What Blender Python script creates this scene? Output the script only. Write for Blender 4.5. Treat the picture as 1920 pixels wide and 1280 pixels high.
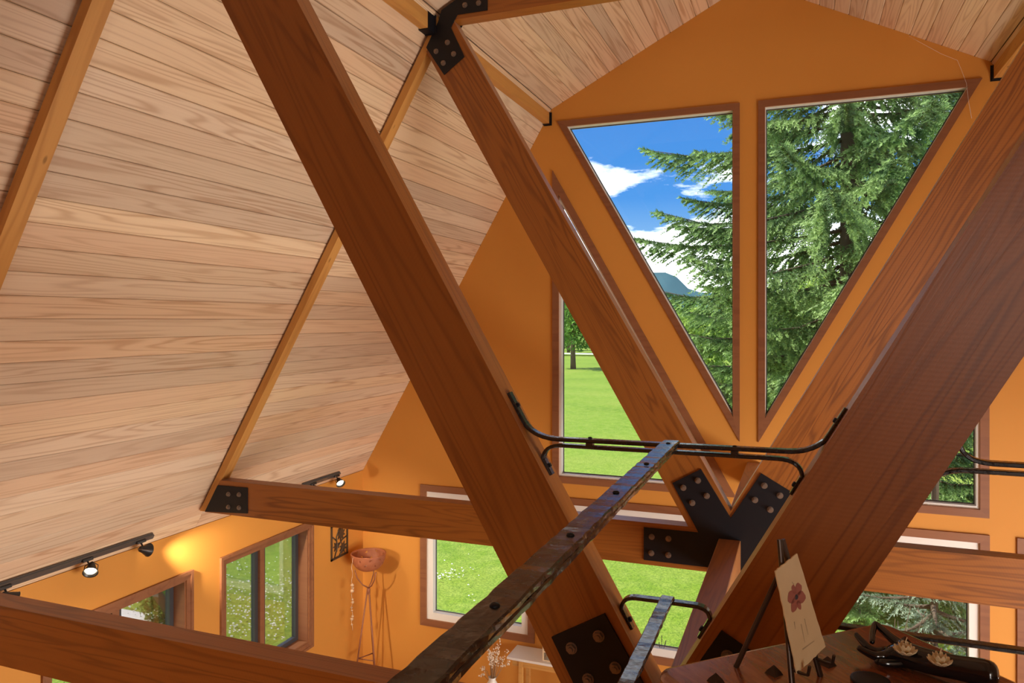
import bpy, bmesh, math, random
import numpy as np
from mathutils import Vector, Matrix

for o in list(bpy.data.objects):
    bpy.data.objects.remove(o)
scn = bpy.context.scene
C = scn.collection
R = random.Random(7)
NR = np.random.default_rng(11)

# ------------------------------------------------------------------ camera
E = 4.65                                   # eye height above the main floor
CX = 0.4406                                # camera x; the truss centre line is x = 0
FPX, V0, YAW = 1391.47, 600.7, 0.3701
cd = bpy.data.cameras.new('camera'); cam = bpy.data.objects.new('camera', cd); C.objects.link(cam)
cd.sensor_fit = 'HORIZONTAL'; cd.sensor_width = 36.0; cd.lens = FPX / 1920 * 36.0
cd.shift_y = -(640 - V0) / 1920
cd.clip_start = 0.05; cd.clip_end = 5000
cam.location = (CX, 0, E); cam.rotation_euler = (math.pi / 2, 0, YAW)
scn.camera = cam

# ------------------------------------------------------------------ view
vs = scn.view_settings
vs.view_transform = 'Standard'; vs.look = 'None'; vs.gamma = 1.0; vs.use_curve_mapping = False
vs.exposure = 0.22

# ------------------------------------------------------------------ world
wd = bpy.data.worlds.new('sky'); scn.world = wd; wd.use_nodes = True
nt = wd.node_tree; nt.nodes.clear()
def nd(t, ty, **k):
    n = t.nodes.new(ty)
    for a, b in k.items(): setattr(n, a, b)
    return n
def ramp(t, fac, stops, interp='LINEAR'):
    n = nd(t, 'ShaderNodeValToRGB'); n.color_ramp.interpolation = interp
    el = n.color_ramp.elements
    while len(el) > 1: el.remove(el[-1])
    el[0].position = stops[0][0]; el[0].color = (*stops[0][1], 1)
    for p, c in stops[1:]:
        e = el.new(p); e.color = (*c, 1)
    if fac is not None: t.links.new(fac, n.inputs[0])
    return n.outputs[0]
def math_(t, op, a, b=None, c=None, clamp=False):
    n = nd(t, 'ShaderNodeMath', operation=op); n.use_clamp = clamp
    for i, v in enumerate((a, b, c)):
        if v is None: continue
        if isinstance(v, (int, float)): n.inputs[i].default_value = v
        else: t.links.new(v, n.inputs[i])
    return n.outputs[0]
def mixc(t, fac, a, b, mode='MIX'):
    n = nd(t, 'ShaderNodeMix', data_type='RGBA', blend_type=mode)
    for i, v in ((0, fac), (6, a), (7, b)):
        if isinstance(v, (int, float)): n.inputs[i].default_value = v
        elif isinstance(v, tuple): n.inputs[i].default_value = (*v, 1)
        else: t.links.new(v, n.inputs[i])
    return n.outputs[2]
CLOUD = 2.6; SKYOFF = (3.1, 1.7)
tc = nd(nt, 'ShaderNodeTexCoord')
sep = nd(nt, 'ShaderNodeSeparateXYZ'); nt.links.new(tc.outputs['Generated'], sep.inputs[0])
sky = ramp(nt, sep.outputs[2], [(0.0, (.62, .78, .95)), (.06, (.36, .62, .92)), (.16, (.085, .32, .80)), (.40, (.035, .20, .66)), (1.0, (.02, .13, .50))])
den = math_(nt, 'ADD', math_(nt, 'MAXIMUM', sep.outputs[2], 0.0), .16)
cb = nd(nt, 'ShaderNodeCombineXYZ')
nt.links.new(math_(nt, 'ADD', math_(nt, 'DIVIDE', sep.outputs[0], den), SKYOFF[0]), cb.inputs[0])
nt.links.new(math_(nt, 'ADD', math_(nt, 'DIVIDE', sep.outputs[1], den), SKYOFF[1]), cb.inputs[1])
nz = nd(nt, 'ShaderNodeTexNoise'); nt.links.new(cb.outputs[0], nz.inputs['Vector'])
nz.inputs['Scale'].default_value = 1.7; nz.inputs['Detail'].default_value = 7; nz.inputs['Roughness'].default_value = .58
bank = ramp(nt, sep.outputs[2], [(0.0, (.28, .28, .28)), (.09, (.20, .20, .20)), (.15, (.0, .0, .0)), (1.0, (.0, .0, .0))])
dens = math_(nt, 'ADD', nz.outputs[0], bank)
cl = ramp(nt, dens, [(.52, (0, 0, 0)), (.63, (1, 1, 1))])
skyc = mixc(nt, cl, sky, (CLOUD*.97, CLOUD*.98, CLOUD))
bg = nd(nt, 'ShaderNodeBackground'); bg.inputs[1].default_value = 1.0; nt.links.new(skyc, bg.inputs[0])
wo = nd(nt, 'ShaderNodeOutputWorld'); nt.links.new(bg.outputs[0], wo.inputs[0])

# ------------------------------------------------------------------ sun and large lights
def light(name, ty, loc, energy, color=(1, 1, 1), aim=None, **k):
    l = bpy.data.lights.new(name, ty); l.energy = energy; l.color = color
    for a, b in k.items(): setattr(l, a, b)
    o = bpy.data.objects.new(name, l); C.objects.link(o); o.location = loc
    if aim is not None: o.rotation_euler = (Vector(aim) - Vector(loc)).to_track_quat('-Z', 'Y').to_euler()
    return o
sun = light('sun', 'SUN', (-46, -14, 60), 6.2, (1.0, .95, .86), aim=(0, 0, 0), angle=.02)
# added area fill lights, out of view, set at invented openings back and right
light('added_fill_back', 'AREA', (2.5, -3.9, E + .25), 62, (1.0, .95, .88), aim=(-.6, 4, E + .5), shape='RECTANGLE', size=1.0, size_y=1.6)
light('added_fill_right', 'AREA', (4.60, 4.2, 1.45), 610, (1.0, .965, .91), aim=(-4, 4.6, 2.2), shape='RECTANGLE', size=6.4, size_y=2.0)

# ------------------------------------------------------------------ measures
S = .85
Y0, Y1, Y2 = 2.55, 5.265, 8.196          # near truss, far truss, gable wall
W, ZK = 4.793, -1.922                    # knee wall
B, ZB = 2.248, 2.450                     # break of the gambrel
ZA = 3.568; XG = -.06                    # ridge
ZN, M, H = -1.301, 1.745, .631           # V braces
ZT, HT = -1.435, .30                     # ties
TT = .125                                # timber thickness
FL = -E                                  # floor, measured from the eye
GR = -E - .30                            # ground outside
LOFT = ZT
KS = (W - B) / (ZB - ZK)
def slope_x(z, off=0): return -W + off + KS * (z - ZK)
def mir(x): return 2 * XG - x
def ray(u, v):
    a = (u - 960) / FPX; b = -(v - V0) / FPX; c, s = math.cos(YAW), math.sin(YAW)
    return Vector((a * c - s, a * s + c, b))
def pz(u, v, z): r = ray(u, v); return Vector((CX, 0, 0)) + r * (z / r.z)
def py(u, v, y): r = ray(u, v); return Vector((CX, 0, 0)) + r * (y / r.y)
def pplane(u, v, p0, n):
    r = ray(u, v); o = Vector((CX, 0, 0)); return o + r * ((p0 - o).dot(n) / r.dot(n))

# ------------------------------------------------------------------ mesh helpers (z measured from the eye)
class MB:
    def __init__(s): s.v = []; s.f = []; s.sm = []
    def add(s, vs, fs, smooth=False):
        n = len(s.v); s.v += [tuple(v) for v in vs]; s.f += [[i + n for i in f] for f in fs]; s.sm += [smooth] * len(fs); return s
    def box(s, a, b):
        (x0, y0, z0), (x1, y1, z1) = a, b
        return s.add([(x0,y0,z0),(x1,y0,z0),(x1,y1,z0),(x0,y1,z0),(x0,y0,z1),(x1,y0,z1),(x1,y1,z1),(x0,y1,z1)],
                     [[0,3,2,1],[4,5,6,7],[0,1,5,4],[1,2,6,5],[2,3,7,6],[3,0,4,7]])
    def prism(s, poly, f0, f1):
        n = len(poly); vs = [f0(*p) for p in poly] + [f1(*p) for p in poly]
        return s.add(vs, [list(range(n))[::-1], [n + i for i in range(n)]] + [[i, (i+1) % n, n + (i+1) % n, n + i] for i in range(n)])
    def tube(s, pts, rad, seg=8, cap=True, flat=None, smooth=True):
        pts = [Vector(p) for p in pts]; n = len(pts); rings = []
        up = None
        for i, p in enumerate(pts):
            t = (pts[min(i+1, n-1)] - pts[max(i-1, 0)]).normalized()
            if up is None:
                up = Vector((0,0,1)) if abs(t.z) < .9 else Vector((0,1,0))
                if flat is not None: up = Vector(flat)
            sd = t.cross(up).normalized(); u2 = sd.cross(t).normalized(); up = u2
            r = rad[i] if isinstance(rad, (list, tuple)) else rad
            ra, rb = (r if isinstance(r, tuple) else (r, r))
            rings.append([p + sd * math.cos(2*math.pi*k/seg) * ra + u2 * math.sin(2*math.pi*k/seg) * rb for k in range(seg)])
        vs = [q for rg in rings for q in rg]; fs = []
        for i in range(n-1):
            for k in range(seg): fs.append([i*seg+k, i*seg+(k+1) % seg, (i+1)*seg+(k+1) % seg, (i+1)*seg+k])
        if cap: fs += [list(range(seg))[::-1], [(n-1)*seg+k for k in range(seg)]]
        return s.add(vs, fs, smooth)
    def bar(s, pts, w, t, up=(0,1,0), jit=0):
        # flat bar swept along pts; w along 'up', t along the other side; chamfered octagon section
        pts = [Vector(p) for p in pts]; n = len(pts); vs = []; fs = []
        c = min(w, t) * .22
        prof = [(-w/2+c,-t/2),(w/2-c,-t/2),(w/2,-t/2+c),(w/2,t/2-c),(w/2-c,t/2),(-w/2+c,t/2),(-w/2,t/2-c),(-w/2,-t/2+c)]
        for i, p in enumerate(pts):
            tg = (pts[min(i+1, n-1)] - pts[max(i-1, 0)]).normalized()
            a = Vector(up); a = (a - tg * a.dot(tg)).normalized(); b = tg.cross(a)
            for (q, r_) in prof:
                j = 1 + (R.random() - .5) * jit
                vs.append(p + a * q * j + b * r_ * (1 + (R.random() - .5) * jit))
        for i in range(n-1):
            for k in range(8): fs.append([i*8+k, i*8+(k+1) % 8, (i+1)*8+(k+1) % 8, (i+1)*8+k])
        fs += [list(range(8))[::-1], [(n-1)*8+k for k in range(8)]]
        return s.add(vs, fs)
    def lathe(s, prof, c, seg=24, axis=None, smooth=True):
        q = Vector((0,0,1)).rotation_difference(Vector(axis)) if axis is not None else None
        vs = []
        for r, h in prof:
            for k in range(seg):
                a = 2*math.pi*k/seg; p = Vector((r*math.cos(a), r*math.sin(a), h))
                if q: p = q @ p
                vs.append(p + Vector(c))
        fs = []
        for i in range(len(prof)-1):
            for k in range(seg): fs.append([i*seg+k, i*seg+(k+1) % seg, (i+1)*seg+(k+1) % seg, (i+1)*seg+k])
        fs += [list(range(seg))[::-1], [(len(prof)-1)*seg+k for k in range(seg)]]
        return s.add(vs, fs, smooth)
    def mesh(s, name, shift=Vector((0,0,0)), bev=0, fixn=True):
        me = bpy.data.meshes.new(name); me.from_pydata([tuple(Vector(v) - shift) for v in s.v], [], s.f)
        if any(s.sm): me.polygons.foreach_set('use_smooth', s.sm)
        if bev or fixn:
            bm = bmesh.new(); bm.from_mesh(me)
            if fixn: bmesh.ops.recalc_face_normals(bm, faces=bm.faces)
            if bev: bmesh.ops.bevel(bm, geom=bm.edges[:] , offset=bev, segments=1, affect='EDGES', profile=.5)
            bm.to_mesh(me); bm.free()
        me.update(); return me
WM = {}
OFF = Vector((0, 0, E))
def tag(o, label=None, cat=None, group=None, kind=None):
    if label: o['label'] = label
    if cat: o['category'] = cat
    if group: o['group'] = group
    if kind: o['kind'] = kind
    return o
def thing(name, base, label, cat, group=None, kind=None):
    o = bpy.data.objects.new(name, None); C.objects.link(o); o.empty_display_size = .1
    p = Vector(base) + OFF; o.location = p; WM[o] = Matrix.Translation(p)
    return tag(o, label, cat, group, kind)
def raw(name, me, mat, parent, Mw):
    o = bpy.data.objects.new(name, me); C.objects.link(o)
    if mat and not me.materials: me.materials.append(mat)
    WM[o] = Mw
    if parent is not None:
        o.parent = parent; o.matrix_local = WM[parent].inverted() @ Mw
    else: o.matrix_world = Mw
    return o
def obj(name, mb, mat, parent=None, bev=0, fixn=True, label=None, cat=None, group=None, kind=None):
    lo = Vector([min(v[i] for v in mb.v) for i in range(3)]); hi = Vector([max(v[i] for v in mb.v) for i in range(3)])
    o0 = Vector(((lo.x+hi.x)/2, (lo.y+hi.y)/2, lo.z))
    me = mb.mesh(name, o0, bev, fixn)
    return tag(raw(name, me, mat, parent, Matrix.Translation(o0 + OFF)), label, cat, group, kind)
def placed(name, me, mat, parent, Mrel, **k):
    return tag(raw(name, me, mat, parent, Matrix.Translation(OFF) @ Mrel), **k)
def frame(o, ux, uz):
    ux = Vector(ux).normalized(); uz = Vector(uz); uz = (uz - ux * uz.dot(ux)).normalized(); uy = uz.cross(ux)
    m = Matrix.Identity(4)
    for i, a in enumerate((ux, uy, uz)): m.col[i][:3] = a
    m.translation = Vector(o); return m
def inset(poly, w):
    n = len(poly); A = sum(poly[i][0]*poly[(i+1) % n][1] - poly[(i+1) % n][0]*poly[i][1] for i in range(n))
    sg = 1 if A > 0 else -1; ls = []
    for i in range(n):
        a, b = Vector(poly[i]), Vector(poly[(i+1) % n]); d = (b-a).normalized(); nn = Vector((-d.y, d.x)) * sg
        wi = w[i] if isinstance(w, (list, tuple)) else w
        ls.append((a + nn*wi, d))
    out = []
    for i in range(n):
        (p, d), (q, e) = ls[i-1], ls[i]
        t = ((q-p).x*e.y - (q-p).y*e.x) / (d.x*e.y - d.y*e.x); out.append(tuple(p + d*t))
    return out

# ------------------------------------------------------------------ materials
MT = {}
def mat(name, color=(.5,.5,.5), rough=.5, metal=0, spec=.5, **k):
    m = bpy.data.materials.new(name); m.use_nodes = True; b = m.node_tree.nodes['Principled BSDF']
    b.inputs['Base Color'].default_value = (*color, 1); b.inputs['Roughness'].default_value = rough
    b.inputs['Metallic'].default_value = metal; b.inputs['Specular IOR Level'].default_value = spec
    for a, v in k.items(): b.inputs[a.replace('_', ' ')].default_value = v
    MT[name] = m; return m
def bsdf(m): return m.node_tree.nodes['Principled BSDF']
def objvec(t, scale, rnd=40):
    tc = nd(t, 'ShaderNodeTexCoord'); oi = nd(t, 'ShaderNodeObjectInfo')
    mp = nd(t, 'ShaderNodeMapping'); mp.inputs['Scale'].default_value = scale
    t.links.new(tc.outputs['Object'], mp.inputs[0])
    off = nd(t, 'ShaderNodeVectorMath', operation='ADD'); t.links.new(mp.outputs[0], off.inputs[0])
    cbn = nd(t, 'ShaderNodeCombineXYZ')
    t.links.new(math_(t, 'MULTIPLY', oi.outputs['Random'], rnd), cbn.inputs[0]); t.links.new(math_(t, 'MULTIPLY', oi.outputs['Random'], rnd*1.7), cbn.inputs[2])
    t.links.new(cbn.outputs[0], off.inputs[1]); return off.outputs[0], oi.outputs['Random'], tc.outputs['Object']
def noise(t, vec, scale, detail=3, rough=.5, dist=0):
    n = nd(t, 'ShaderNodeTexNoise'); n.inputs['Scale'].default_value = scale; n.inputs['Detail'].default_value = detail
    n.inputs['Roughness'].default_value = rough; n.inputs['Distortion'].default_value = dist
    if vec is not None: t.links.new(vec, n.inputs['Vector'])
    return n.outputs[0]
def bump(t, h, strength, dist=.01):
    n = nd(t, 'ShaderNodeBump'); n.inputs['Strength'].default_value = strength; n.inputs['Distance'].default_value = dist
    t.links.new(h, n.inputs['Height']); return n.outputs[0]

def wood(name, light_c, dark_c, tints, ring=26, rough=.5, sx=(.55, 5.5, 5.5), saw=0.0, ringamt=.6, spec=.3, bumpk=.12, knots=0, sheen=0):
    m = mat(name, light_c, rough, spec=spec); t = m.node_tree; b = bsdf(m)
    v, rnd, ov = objvec(t, sx)
    n1 = noise(t, v, 1.0, 2.5, .45, .25)
    rg = math_(t, 'SINE', math_(t, 'MULTIPLY', n1, ring * 3.14))
    rg = math_(t, 'POWER', math_(t, 'MULTIPLY_ADD', rg, .5, .5), 3.0)
    vf, _, _ = objvec(t, (sx[0]*4, sx[1]*16, sx[2]*16))
    fine = noise(t, vf, 1.0, 3, .6)
    patch = ramp(t, noise(t, v, .35, 2), [(.32, (0,0,0)), (.62, (1,1,1))])
    amt = math_(t, 'MULTIPLY', rg, math_(t, 'MULTIPLY_ADD', patch, ringamt*.75, ringamt*.25))
    col = mixc(t, amt, light_c, dark_c)
    col = mixc(t, math_(t, 'MULTIPLY', fine, .35), col, dark_c)
    tint = ramp(t, rnd, [(i/len(tints), c) for i, c in enumerate(tints)], 'CONSTANT')
    col = mixc(t, 1.0, col, tint, 'MULTIPLY')
    h = math_(t, 'MULTIPLY_ADD', rg, -.35, fine)
    if saw:
        mp = nd(t, 'ShaderNodeMapping'); mp.inputs['Rotation'].default_value = (0, 0, .45); t.links.new(ov, mp.inputs[0])
        wv = nd(t, 'ShaderNodeTexWave', bands_direction='X'); wv.inputs['Scale'].default_value = 21; wv.inputs['Distortion'].default_value = 1.2
        wv.inputs['Detail'].default_value = 2; wv.inputs['Detail Scale'].default_value = 1.3; t.links.new(mp.outputs[0], wv.inputs['Vector'])
        sawm = math_(t, 'MULTIPLY', wv.outputs['Fac'], ramp(t, noise(t, ov, 3.1, 2), [(.35, (0,0,0)), (.65, (1,1,1))]))
        col = mixc(t, math_(t, 'MULTIPLY', sawm, saw), col, mixc(t, .55, dark_c, (0,0,0)))
        h = math_(t, 'MULTIPLY_ADD', wv.outputs['Fac'], .12, h)
    if knots:
        vk, _, _ = objvec(t, (2.2, 5.0, 5.0)); vo = nd(t, 'ShaderNodeTexVoronoi'); vo.inputs['Scale'].default_value = knots; t.links.new(vk, vo.inputs['Vector'])
        kn = ramp(t, vo.outputs['Distance'], [(.0, (1,1,1)), (.06, (.9,.9,.9)), (.11, (0,0,0))])
        col = mixc(t, math_(t, 'MULTIPLY', kn, .7), col, mixc(t, .6, dark_c, (.02,.01,0)))
    t.links.new(col, b.inputs['Base Color'])
    t.links.new(bump(t, h, bumpk, .006), b.inputs['Normal'])
    if sheen: b.inputs['Sheen Weight'].default_value = sheen; b.inputs['Sheen Roughness'].default_value = .20; b.inputs['Sheen Tint'].default_value = (1, .92, .84, 1)
    return m
T3 = [(1,1,1), (.90,.87,.85), (1.0,.93,.86), (.82,.80,.80), (1.06,1.03,.95), (.95,.86,.80), (.86,.85,.84), (1,.91,.82), (1.04,1,.92), (.93,.9,.86)]
wood('plank', (.84,.675,.49), (.52,.33,.20), T3, ring=30, sx=(.28, 6.0, 6.0), ringamt=.80, rough=.42, spec=.45, bumpk=.04)
wood('timber', (.38,.135,.022), (.13,.038,.007), [(1,1,1), (.9,.86,.84), (1.05,1,.95)], ring=22, sx=(.45, 7, 7), saw=.05, ringamt=.65, rough=.40, bumpk=.10, spec=.5, sheen=.6)
wood('rafter_wood', (.66,.345,.095), (.40,.17,.04), [(1,1,1), (.95,.92,.9)], ring=14, ringamt=.5, rough=.5, knots=1.6, bumpk=.1)
wood('brown_trim', (.30,.125,.055), (.17,.06,.03), [(1,1,1), (.94,.92,.92)], ring=10, ringamt=.4, rough=.45, bumpk=.05)
wood('pale_wood', (.72,.55,.36), (.5,.33,.18), [(1,1,1)], ring=10, ringamt=.4)
wood('floor_wood', (.50,.27,.11), (.3,.14,.05), T3, ring=12, ringamt=.5, rough=.35)
m = mat('orange_paint', (.64,.275,.048), .62, spec=.3); t = m.node_tree
tcn = nd(t, 'ShaderNodeTexCoord'); n1 = noise(t, tcn.outputs['Object'], 1.3, 3)
t.links.new(mixc(t, n1, (.62,.265,.046), (.67,.295,.056)), bsdf(m).inputs['Base Color'])
t.links.new(bump(t, noise(t, tcn.outputs['Object'], 60, 3), .06, .003), bsdf(m).inputs['Normal'])
mat('white_vinyl', (.82,.80,.76), .35)
mat('dark_sash', (.055,.055,.06), .4)
mat('black_steel', (.008,.008,.011), .45, spec=.3)
mat('bolt_steel', (.23,.17,.13), .45, metal=.55)
m = mat('iron', (.010,.011,.013), .24, spec=.65); t = m.node_tree
tcn = nd(t, 'ShaderNodeTexCoord'); mp = nd(t, 'ShaderNodeMapping'); mp.inputs['Scale'].default_value = (30, 30, 30); t.links.new(tcn.outputs['Object'], mp.inputs[0])
n1 = noise(t, mp.outputs[0], 1.2, 2, .45, .4)
t.links.new(bump(t, n1, .30, .006), bsdf(m).inputs['Normal'])
t.links.new(ramp(t, noise(t, mp.outputs[0], 2.2, 2), [(.3, (.16,)*3), (.7, (.30,)*3)]), bsdf(m).inputs['Roughness'])
bsdf(m).inputs['Specular IOR Level'].default_value = .7; bsdf(m).inputs['Coat Weight'].default_value = .35; bsdf(m).inputs['Coat IOR'].default_value = 1.45; bsdf(m).inputs['Coat Roughness'].default_value = .16
mat('dark_roof', (.10,.06,.04), .8)
mat('outer_wall', (.30,.22,.15), .8)
mat('plaster_dark', (.12,.05,.03), .7)
# thin glass: mostly clear, with a fresnel reflection
m = bpy.data.materials.new('glass'); m.use_nodes = True; MT['glass'] = m; t = m.node_tree; t.nodes.clear()
fr = nd(t, 'ShaderNodeFresnel'); fr.inputs[0].default_value = 1.45
tr = nd(t, 'ShaderNodeBsdfTransparent'); tr.inputs[0].default_value = (.97,.985,.98,1)
gl = nd(t, 'ShaderNodeBsdfGlossy'); gl.inputs['Roughness'].default_value = .02
mx = nd(t, 'ShaderNodeMixShader'); t.links.new(math_(t, 'MULTIPLY', fr.outputs[0], .7), mx.inputs[0]); t.links.new(tr.outputs[0], mx.inputs[1]); t.links.new(gl.outputs[0], mx.inputs[2])
ou = nd(t, 'ShaderNodeOutputMaterial'); t.links.new(mx.outputs[0], ou.inputs[0])
def emis(name, c, s):
    m = mat(name, c, .4); bsdf(m).inputs['Emission Color'].default_value = (*c, 1); bsdf(m).inputs['Emission Strength'].default_value = s; return m
emis('bulb_glow', (1.0, .86, .62), 14)
mat('shade_grey', (.035,.034,.034), .35, metal=.3)
mat('track_grey', (.16,.16,.16), .35, metal=.6)
m = mat('terracotta', (.36,.11,.045), .6); t = m.node_tree; tcn = nd(t, 'ShaderNodeTexCoord')
t.links.new(mixc(t, noise(t, tcn.outputs['Object'], 14, 3), (.28,.075,.03), (.48,.17,.075)), bsdf(m).inputs['Base Color'])
mat('stand_copper', (.30,.115,.06), .5, metal=.35)
mat('bead_shell', (.55,.36,.22), .4)
mat('white_ceramic', (.82,.78,.72), .3)
mat('dry_stem', (.36,.21,.10), .8); mat('dry_flower', (.82,.70,.55), .8)
mat('art_metal', (.09,.06,.035), .5, metal=.5)
mat('candle_wax', (.82,.66,.40), .45, Subsurface_Weight=.15)
mat('black_lacquer', (.006,.006,.007), .12, spec=.7)
mat('brass_dark', (.055,.03,.018), .35, metal=.5)
m = mat('leather', (.26,.075,.022), .28, spec=.55); t = m.node_tree; tcn = nd(t, 'ShaderNodeTexCoord')
mp = nd(t, 'ShaderNodeMapping'); mp.inputs['Scale'].default_value = (14, 3, 3); t.links.new(tcn.outputs['Object'], mp.inputs[0])
n1 = noise(t, mp.outputs[0], 3, 4, .6, 1.0)
t.links.new(ramp(t, n1, [(.3, (.10,.028,.010)), (.5, (.25,.07,.02)), (.75, (.34,.11,.034))]), bsdf(m).inputs['Base Color'])
t.links.new(ramp(t, noise(t, tcn.outputs['Object'], 9, 3), [(.3, (.14,)*3), (.7, (.28,)*3)]), bsdf(m).inputs['Roughness'])
t.links.new(bump(t, noise(t, tcn.outputs['Object'], 45, 4), .05, .003), bsdf(m).inputs['Normal'])
bsdf(MT['leather']).inputs['Coat Weight'].default_value = .8; bsdf(MT['leather']).inputs['Coat Roughness'].default_value = .12; bsdf(MT['leather']).inputs['Coat IOR'].default_value = 1.6
m = mat('card_paper', (.78,.60,.33), .75); t = m.node_tree; tcn = nd(t, 'ShaderNodeTexCoord')
t.links.new(mixc(t, noise(t, tcn.outputs['Object'], 30, 4), (.74,.56,.30), (.84,.67,.40)), bsdf(m).inputs['Base Color'])
mat('petal_ink', (.42,.14,.10), .8); mat('ink_dark', (.06,.05,.06), .8); mat('ink_faint', (.52,.38,.22), .8)
# outdoors
m = mat('lawn', (.2,.42,.05), .85, spec=.15); t = m.node_tree; tcn = nd(t, 'ShaderNodeTexCoord')
na = noise(t, tcn.outputs['Object'], .16, 4, .6); nb = noise(t, tcn.outputs['Object'], 2.6, 4, .65); nc = noise(t, tcn.outputs['Object'], 22, 3, .6)
c1 = ramp(t, na, [(.32, (.14,.25,.018)), (.5, (.22,.34,.028)), (.68, (.32,.38,.06))])
c2 = mixc(t, ramp(t, nb, [(.38, (0,0,0)), (.62, (1,1,1))]), c1, mixc(t, .6, c1, (.36,.44,.08)))
c3 = mixc(t, ramp(t, nc, [(.35, (0,0,0)), (.75, (.8,.8,.8))]), c2, (.07,.16,.015))
t.links.new(c3, bsdf(m).inputs['Base Color']); t.links.new(bump(t, nc, .6, .05), bsdf(m).inputs['Normal'])
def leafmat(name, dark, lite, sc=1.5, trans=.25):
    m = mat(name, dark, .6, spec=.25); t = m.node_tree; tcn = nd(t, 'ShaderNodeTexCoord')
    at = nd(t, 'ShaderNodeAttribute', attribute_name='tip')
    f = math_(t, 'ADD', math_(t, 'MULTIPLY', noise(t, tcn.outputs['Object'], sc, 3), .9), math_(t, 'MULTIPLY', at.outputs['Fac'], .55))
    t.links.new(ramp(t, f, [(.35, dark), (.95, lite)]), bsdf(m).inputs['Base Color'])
    tl_ = nd(t, 'ShaderNodeBsdfTranslucent'); cr = bsdf(m).inputs['Base Color'].links[0].from_socket; t.links.new(cr, tl_.inputs[0])
    mx = nd(t, 'ShaderNodeMixShader'); mx.inputs[0].default_value = .4; ou = [n for n in t.nodes if n.type == 'OUTPUT_MATERIAL'][0]
    t.links.new(bsdf(m).outputs[0], mx.inputs[1]); t.links.new(tl_.outputs[0], mx.inputs[2]); t.links.new(mx.outputs[0], ou.inputs[0])
    return m
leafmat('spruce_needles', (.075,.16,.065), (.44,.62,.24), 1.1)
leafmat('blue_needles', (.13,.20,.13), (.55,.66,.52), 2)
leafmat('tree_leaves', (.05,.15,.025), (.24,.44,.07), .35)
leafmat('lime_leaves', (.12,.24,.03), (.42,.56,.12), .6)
mat('bark', (.12,.085,.06), .9); mat('dead_twig', (.62,.47,.33), .85)
mat('daisy_white', (.9,.9,.86), .7); mat('patio', (.72,.70,.66), .8)
m = mat('far_hill', (.075,.15,.17), 1.0, spec=0)  # forest green shifted to blue-teal, distance haze put into the base colour

# ------------------------------------------------------------------ room shell
def curve_wall(name, outer, holes, mapf, thick, material):
    cu = bpy.data.curves.new(name, 'CURVE'); cu.dimensions = '2D'; cu.fill_mode = 'BOTH'; cu.extrude = thick / 2
    for poly in [outer] + holes:
        sp = cu.splines.new('POLY'); sp.points.add(len(poly) - 1); sp.use_cyclic_u = True
        for p, q in zip(sp.points, poly): p.co = (q[0], q[1], 0, 1)
    tmp = bpy.data.objects.new('tmp', cu); C.objects.link(tmp)
    dg = bpy.context.evaluated_depsgraph_get(); me = bpy.data.meshes.new_from_object(tmp.evaluated_get(dg)); me.name = name
    bpy.data.objects.remove(tmp); bpy.data.curves.remove(cu)
    n = len(me.vertices); co = np.zeros(n*3); me.vertices.foreach_get('co', co); co = co.reshape(-1, 3)
    co = np.array([mapf(a, b, d + thick/2) for a, b, d in co]); co[:, 2] += E
    me.vertices.foreach_set('co', co.ravel())
    bm = bmesh.new(); bm.from_mesh(me); bmesh.ops.remove_doubles(bm, verts=bm.verts, dist=1e-5); bmesh.ops.recalc_face_normals(bm, faces=bm.faces); bm.to_mesh(me); bm.free()
    me.materials.clear(); me.materials.append(material)
    for p in me.polygons: p.use_smooth = False
    o = bpy.data.objects.new(name, me); C.objects.link(o); o['kind'] = 'structure'; WM[o] = Matrix.Identity(4); return o
gmap = lambda a, b, d: (a, Y2 + d, b)
kmap = lambda a, b, d: (-W - d, a, b)

# window outlines (outer edge of the casing)
wV = [(-2.176, 2.300), (-.153, -1.278), (-.153, 2.300)]
wS = [(-2.232, 1.737), (-2.232, -1.872), (-.192, -1.872)]
wA = [(-3.955, -2.033), (-3.955, -3.775), (-2.455, -3.775), (-2.455, -2.033)]
wB = [(-2.235, -2.033), (-2.235, -3.775), (-.130, -3.775), (-.130, -2.033)]
def mirp(p): return [(mir(x), z) for x, z in p][::-1]
GW = [(wV, .068, .006), (mirp(wV), .068, .006), (wS, .076, .026), (mirp(wS), .076, .026),
      (wA, .080, .085), (mirp(wA), .080, .085), (wB, .080, .085), (mirp(wB), .080, .085)]
gable_out = [(-W, FL), (mir(-W), FL), (mir(-W), ZK), (mir(-B), ZB), (XG, ZA), (-B, ZB), (-W, ZK)]
wall_far = curve_wall('wall_far', gable_out, [inset(p, c) for p, c, _ in GW], gmap, .16, MT['orange_paint'])
KW = [[(5.670, -2.295), (5.670, -3.745), (7.135, -3.745), (7.135, -2.295)], [(3.855, -2.295), (3.855, -3.745), (5.320, -3.745), (5.320, -2.295)]]
wall_left = curve_wall('wall_left', [(-4, FL), (Y2, FL), (Y2, ZK), (-4, ZK)], [inset(p, .075) for p in KW], kmap, .22, MT['orange_paint'])
wall_right = curve_wall('wall_right', [(-4, FL), (Y2, FL), (Y2, ZK), (-4, ZK)], [], lambda a, b, d: (mir(-W) + d, a, b), .22, MT['orange_paint'])
wall_back = curve_wall('wall_back', gable_out, [], lambda a, b, d: (a, -4 - d, b), .16, MT['orange_paint'])
obj('floor', MB().box((-W, -4, FL - .12), (mir(-W), Y2, FL)), MT['floor_wood'], kind='structure')
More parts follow.
